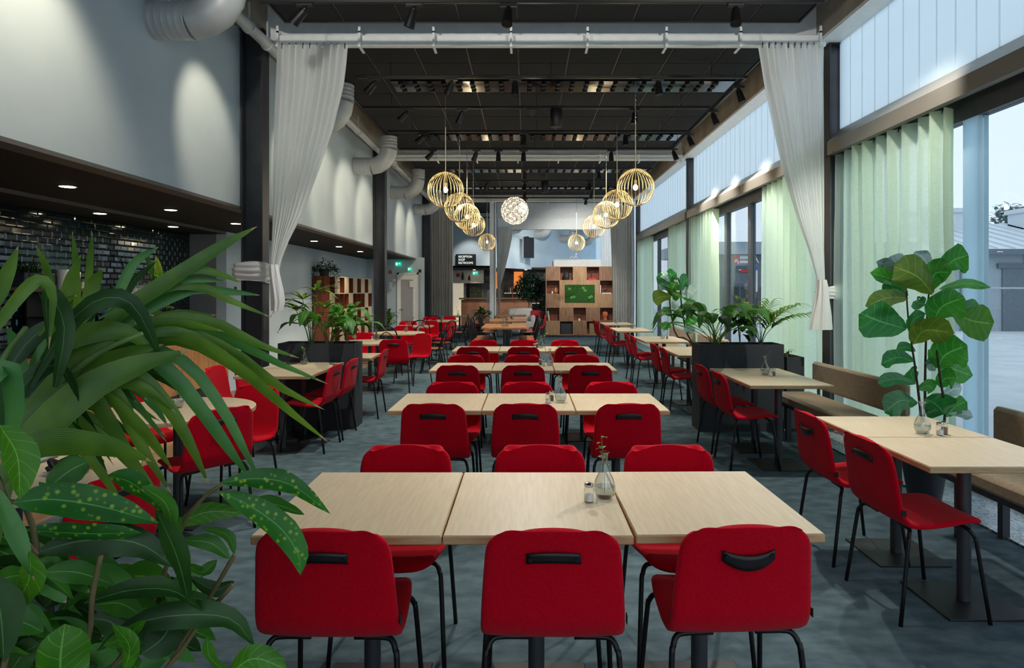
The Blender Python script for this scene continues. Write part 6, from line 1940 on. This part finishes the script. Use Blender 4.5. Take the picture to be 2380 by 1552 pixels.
# ================================================================== the big foreground plant
FGP = Vector((-1.10, 1.30, 0))
pb = thing('planter_box', 'dark planter box under the big foreground plant', 'planter', FGP)
for a in ((-.38, .38, -.28, -.26), (-.38, .38, .26, .28), (-.38, -.36, -.26, .26), (.36, .38, -.26, .26)):
    MB().box(a[0], a[1], a[2], a[3], 0, .48).build('side_panel', M_PLANTER, pb)
MB().box(-.36, .36, -.26, .26, .40, .44).build('soil', M_SOIL, pb)
pm = thing('foreground_palm', 'large palm with long arching blades in the left foreground', 'plant', (FGP.x, FGP.y + .1, .44))
au = thing('foreground_shrub', 'glossy spotted shrub in the lower left foreground', 'plant', (FGP.x, FGP.y - .05, .44))
def fleaf(root, pts, wpx, m, Y0, Y1, prof='blade', fold=.2, wave=.0, n=12, tilt=None):
    k = len(pts)
    Ys = [Y0 + (Y1 - Y0) * i / (k - 1) for i in range(k)]
    p3 = [P(a, b, y) for (a, b), y in zip(pts, Ys)]
    Ym = (Y0 + Y1) / 2
    def nsd():
        d = (p3[-1] - p3[0]).normalized()
        return Vector((-d.z, tilt if tilt is not None else random.uniform(-.4, .4), d.x))
    # width direction follows the picture plane along the spine
    base = p3[0]
    mb = MB()
    sp = smoothpts([p - base for p in p3], n)
    tab = LEAFPROF[prof]
    vs = []
    tl = tilt if tilt is not None else random.uniform(-.45, .45)
    ph = random.random() * 6
    for i, p in enumerate(sp):
        t = i / (n - 1)
        d = (sp[min(i + 1, n - 1)] - sp[max(i - 1, 0)]).normalized()
        s = Vector((-d.z, tl, d.x)); s = (s - d * s.dot(d)).normalized()
        nr = s.cross(d)
        w = wpx * Ym / FPX * .5 * interp(tab, t)
        wv = wave * w * math.sin(9 * t + ph)
        vs += [p - s * w + nr * (fold * w + wv), p - s * w * .5 + nr * fold * w * .35, p, p + s * w * .5 + nr * fold * w * .35, p + s * w + nr * (fold * w - wv)]
    mb.add(vs, [(i * 5 + k_, i * 5 + k_ + 1, i * 5 + k_ + 6, i * 5 + k_ + 5) for i in range(n - 1) for k_ in range(4)])
    me = mb.mesh('leaf', m, smooth=True, fix=False)
    leaf_uv(me, n)
    return obj('leaf', me, root, base - root.location)
random.seed(90)
PAL = [  # base > tip pixels, width, material, depths
    ([(190, 800), (300, 712), (420, 632), (520, 568), (598, 526)], 44, M_PALM, 1.35, 1.5),
    ([(-40, 740), (0, 660), (42, 572)], 66, M_PALM, 1.1, 1.15),
    ([(-60, 830), (10, 730), (60, 668), (95, 652), (122, 690), (113, 812)], 44, M_PALM, 1.05, 1.1),
    ([(128, 900), (150, 770), (128, 700), (108, 688), (112, 800)], 60, M_DKLEAF, 1.12, 1.15),
    ([(70, 900), (130, 790), (200, 712), (262, 690), (312, 712), (350, 780), (374, 838)], 62, M_DKLEAF, 1.15, 1.3),
    ([(120, 840), (160, 660), (187, 592)], 40, M_PALM, 1.2, 1.3),
    ([(90, 780), (130, 720), (165, 690), (178, 688)], 24, M_PALM, 1.2, 1.25),
    ([(300, 690), (400, 640), (460, 626), (520, 640), (562, 658)], 26, M_PALM, 1.4, 1.5),
    ([(230, 740), (330, 680), (420, 652), (480, 650), (528, 654)], 24, M_PALM2, 1.4, 1.5),
    ([(220, 760), (340, 690), (450, 672), (540, 678), (604, 686)], 30, M_PALM2, 1.4, 1.55),
    ([(300, 700), (400, 665), (470, 668), (540, 700), (632, 738)], 28, M_PALM, 1.4, 1.55),
    ([(200, 820), (290, 745), (400, 690), (500, 664)], 40, M_PALM2, 1.35, 1.5),
    ([(170, 860), (290, 780), (400, 742), (500, 752), (600, 800), (696, 832)], 40, M_PALM, 1.3, 1.5),
    ([(150, 880), (280, 790), (400, 762), (520, 785), (640, 842), (762, 892)], 42, M_PALM2, 1.3, 1.55),
    ([(160, 900), (300, 800), (420, 776), (540, 822), (650, 900), (754, 952)], 46, M_PALM, 1.3, 1.5),
    ([(200, 880), (320, 800), (430, 790), (560, 862), (670, 955), (764, 1028)], 52, M_PALM, 1.3, 1.45),
    ([(240, 860), (340, 810), (440, 850), (520, 955), (570, 1050), (602, 1112)], 34, M_PALM2, 1.3, 1.4),
    ([(220, 870), (310, 815), (400, 870), (480, 970), (540, 1055), (584, 1114)], 44, M_PALM2, 1.28, 1.4),
    ([(150, 890), (240, 830), (330, 880), (400, 960), (450, 1050), (486, 1128)], 44, M_PALM, 1.25, 1.35),
    ([(120, 930), (210, 870), (280, 940), (330, 1040), (402, 1152)], 46, M_PALM, 1.25, 1.3),
    ([(110, 960), (180, 890), (240, 960), (300, 1060), (372, 1152)], 46, M_PALM, 1.2, 1.3),
    ([(-60, 1170), (80, 1010), (200, 905), (320, 848), (442, 814)], 92, M_PALM, 1.1, 1.3),
    ([(-40, 1060), (70, 960), (160, 860), (240, 790), (330, 742)], 70, M_PALM, 1.15, 1.3),
    ([(20, 1060), (120, 1030), (250, 1040), (352, 1072)], 84, M_PALM, 1.05, 1.15),
    ([(-30, 900), (10, 850), (30, 960), (0, 1080)], 70, M_PALM2, 1.0, 1.05),
    ([(-50, 820), (0, 880), (20, 960), (10, 1050)], 66, M_DKLEAF, 1.02, 1.05),
    ([(30, 930), (80, 870), (130, 850), (170, 900), (180, 990)], 48, M_DKLEAF, 1.15, 1.2),
    ([(60, 900), (140, 800), (220, 770), (300, 775), (370, 830)], 66, M_PALM, 1.2, 1.3),
    ([(100, 960), (200, 860), (300, 820), (380, 800)], 60, M_PALM, 1.2, 1.3),
    ([(0, 960), (80, 880), (160, 800), (230, 720)], 54, M_DKLEAF, 1.25, 1.35),
    ([(20, 860), (60, 800), (110, 760), (160, 760)], 50, M_DKLEAF, 1.3, 1.35),
    ([(230, 900), (330, 1000), (400, 1090)], 40, M_PALM, 1.25, 1.3),
    ([(130, 960), (230, 890), (330, 900), (410, 960)], 40, M_PALM, 1.25, 1.3),
    ([(300, 790), (380, 770), (450, 780), (530, 820)], 30, M_PALM, 1.3, 1.4),
    ([(230, 800), (330, 760), (420, 752), (520, 770)], 40, M_PALM, 1.3, 1.4),
]
for pts, w, m, a, b in PAL:
    fleaf(pm, pts, w * .84, m, a, b)
rnd = random.Random(93)
for k in range(56):     # inner blades of the crown, farther back
    t = k / 55
    bx, by = 40 + 180 * t + rnd.uniform(-40, 30), 950 - 130 * t + rnd.uniform(-30, 40)
    an = rnd.uniform(-1.9, .75) if k % 2 else rnd.uniform(-.7, .4); L = rnd.uniform(180, 340)
    p1 = (bx + L * .5 * math.cos(an), by + L * .5 * math.sin(an) - 30)
    p2 = (bx + L * math.cos(an) * .95, by + L * math.sin(an) + rnd.uniform(10, 70))
    Y = rnd.uniform(1.36, 1.6)
    fleaf(pm, [(bx, by), p1, p2], rnd.uniform(18, 38), rnd.choice([M_PALM, M_PALM, M_DKLEAF, M_PALM2]), Y, Y + .08)
for pts in ([(-120, 1500), (-60, 1250), (20, 1050), (130, 900), (230, 820), (330, 775)], [(-100, 1500), (-70, 1200), (-40, 1000), (0, 850), (60, 760)], [(-60, 1500), (0, 1200), (70, 1000), (150, 890)]):
    q = [p - pm.location for p in smoothpts([P(a, b, 1.22) for a, b in pts], 16)]
    q = [Vector((.0, .0, 0))] + q
    MB().tube(q, [.012] + [.012 - .0005 * i for i in range(16)], 7).build('frond_stem', M_STEMG, pm, smooth=True)
SHR = [
    ([(30, 1168), (120, 1160), (240, 1178), (370, 1215)], 84, M_AUC, 1.0, 1.1, 'oval'), ([(512, 1122), (600, 1112), (680, 1128), (768, 1194)], 50, M_AUC, 1.25, 1.3, 'oval'),
    ([(508, 1142), (580, 1175), (650, 1225), (692, 1285), (698, 1336)], 64, M_AUC, 1.2, 1.2, 'oval'), ([(408, 1222), (480, 1190), (566, 1192)], 46, M_BRIGHT, 1.3, 1.35, 'oval'),
    ([(575, 1165), (640, 1172), (708, 1196)], 40, M_MIDLEAF, 1.3, 1.32, 'oval'), ([(250, 1105), (310, 1125), (395, 1195)], 56, M_AUC, 1.15, 1.15, 'oval'), ([(330, 1130), (385, 1170), (402, 1235)], 50, M_MIDLEAF, 1.12, 1.12, 'oval'),
    ([(360, 1180), (410, 1290), (440, 1402)], 70, M_DKLEAF, 1.1, 1.1, 'oval'), ([(80, 1285), (200, 1255), (320, 1262), (410, 1320)], 76, M_DKLEAF, 1.1, 1.15, 'oval'), ([(60, 1232), (200, 1240), (330, 1238)], 56, M_AUC, 1.08, 1.12, 'oval'),
    ([(195, 1402), (300, 1372), (400, 1372), (470, 1420)], 52, M_DKLEAF, 1.12, 1.15, 'oval'), ([(225, 1512), (330, 1445), (450, 1428), (540, 1440), (592, 1502)], 62, M_DKLEAF, 1.12, 1.18, 'oval'), ([(150, 1620), (140, 1540), (150, 1450)], 140, M_BRIGHT, .95, 1.0, 'round'),
    ([(530, 1570), (590, 1530), (668, 1556)], 62, M_BRIGHT, 1.15, 1.15, 'round'), ([(0, 990), (40, 1060), (46, 1160)], 84, M_BRIGHT, .95, .95, 'round'), ([(70, 1280), (66, 1350), (20, 1432)], 66, M_BRIGHT, 1.0, 1.0, 'oval'),
    ([(110, 1135), (160, 1095), (204, 1072)], 66, M_MIDLEAF, 1.1, 1.12, 'round'), ([(420, 1255), (490, 1262), (536, 1300)], 36, M_MIDLEAF, 1.2, 1.22, 'oval'), ([(480, 1480), (490, 1530), (540, 1570)], 46, M_MIDLEAF, 1.15, 1.15, 'oval'),
    ([(-10, 1130), (30, 1230), (80, 1350)], 44, M_PALM2, 1.0, 1.0, 'oval'), ([(240, 1500), (290, 1480), (340, 1440)], 40, M_BRIGHT, 1.1, 1.1, 'oval'), ([(330, 1520), (380, 1480), (410, 1420)], 80, M_DKLEAF, 1.15, 1.18, 'round'),
    ([(290, 1560), (300, 1500), (260, 1450)], 50, M_BRIGHT, 1.05, 1.05, 'oval'), ([(430, 1310), (470, 1330), (505, 1300)], 36, M_MIDLEAF, 1.25, 1.28, 'oval'), ([(440, 1340), (500, 1370), (545, 1350)], 34, M_DKLEAF, 1.25, 1.28, 'oval'),
    ([(-30, 1330), (0, 1420), (10, 1540)], 90, M_DKLEAF, .95, .95, 'oval'), ([(420, 1200), (390, 1265), (340, 1290)], 50, M_MIDLEAF, 1.15, 1.15, 'oval'), ([(90, 1120), (130, 1160), (200, 1150)], 40, M_MIDLEAF, 1.2, 1.2, 'oval'),
    ([(350, 1420), (430, 1390), (510, 1400)], 34, M_MIDLEAF, 1.22, 1.25, 'oval'), ([(470, 1225), (530, 1245), (545, 1290)], 24, M_MIDLEAF, 1.3, 1.3, 'oval'), ([(100, 1330), (180, 1330), (270, 1360)], 54, M_MIDLEAF, 1.15, 1.2, 'oval'),
]
for pts, w, m, a, b, pr in SHR:
    fleaf(au, pts, w, m, a, b, pr, fold=random.uniform(.08, .3), wave=.15)
rnd = random.Random(91)
for k in range(95):
    px = rnd.uniform(-30, 440) if k % 3 else rnd.uniform(-30, 250)
    py = rnd.uniform(1230 + px * .35, 1580)
    a = rnd.uniform(-.9, .9) + (math.pi if rnd.random() < .3 else 0)
    L = rnd.uniform(80, 150)
    pts = [(px - L * .5 * math.cos(a), py - L * .5 * math.sin(a)), (px, py - 10), (px + L * .5 * math.cos(a), py + L * .5 * math.sin(a) + 14)]
    Y = rnd.uniform(1.2, 1.5)
    fleaf(au, pts, rnd.uniform(38, 70), rnd.choice([M_DKLEAF, M_DKLEAF, M_MIDLEAF, M_MIDLEAF, M_PALM2]), Y, Y + rnd.uniform(-.1, .1), 'oval', fold=rnd.uniform(.05, .3), wave=.1)
for pts, Y in (([(-20, 1700), (40, 1400), (85, 1290), (60, 1180), (20, 1165)], 1.05), ([(100, 1700), (200, 1500), (215, 1380), (235, 1290)], 1.1), ([(150, 1700), (330, 1450), (420, 1230), (470, 1160), (515, 1125)], 1.25), ([(300, 1700), (480, 1400), (545, 1290)], 1.25), ([(200, 1700), (380, 1560), (470, 1440), (540, 1360)], 1.2), ([(-10, 1100), (40, 1230), (85, 1290)], 1.02)):
    q = [Vector((0, 0, .0))] + [p - au.location for p in smoothpts([P(a, b, Y) for a, b in pts], 12)]
    MB().tube(q, .0045, 6).build('twig', M_STEM, au, smooth=True)
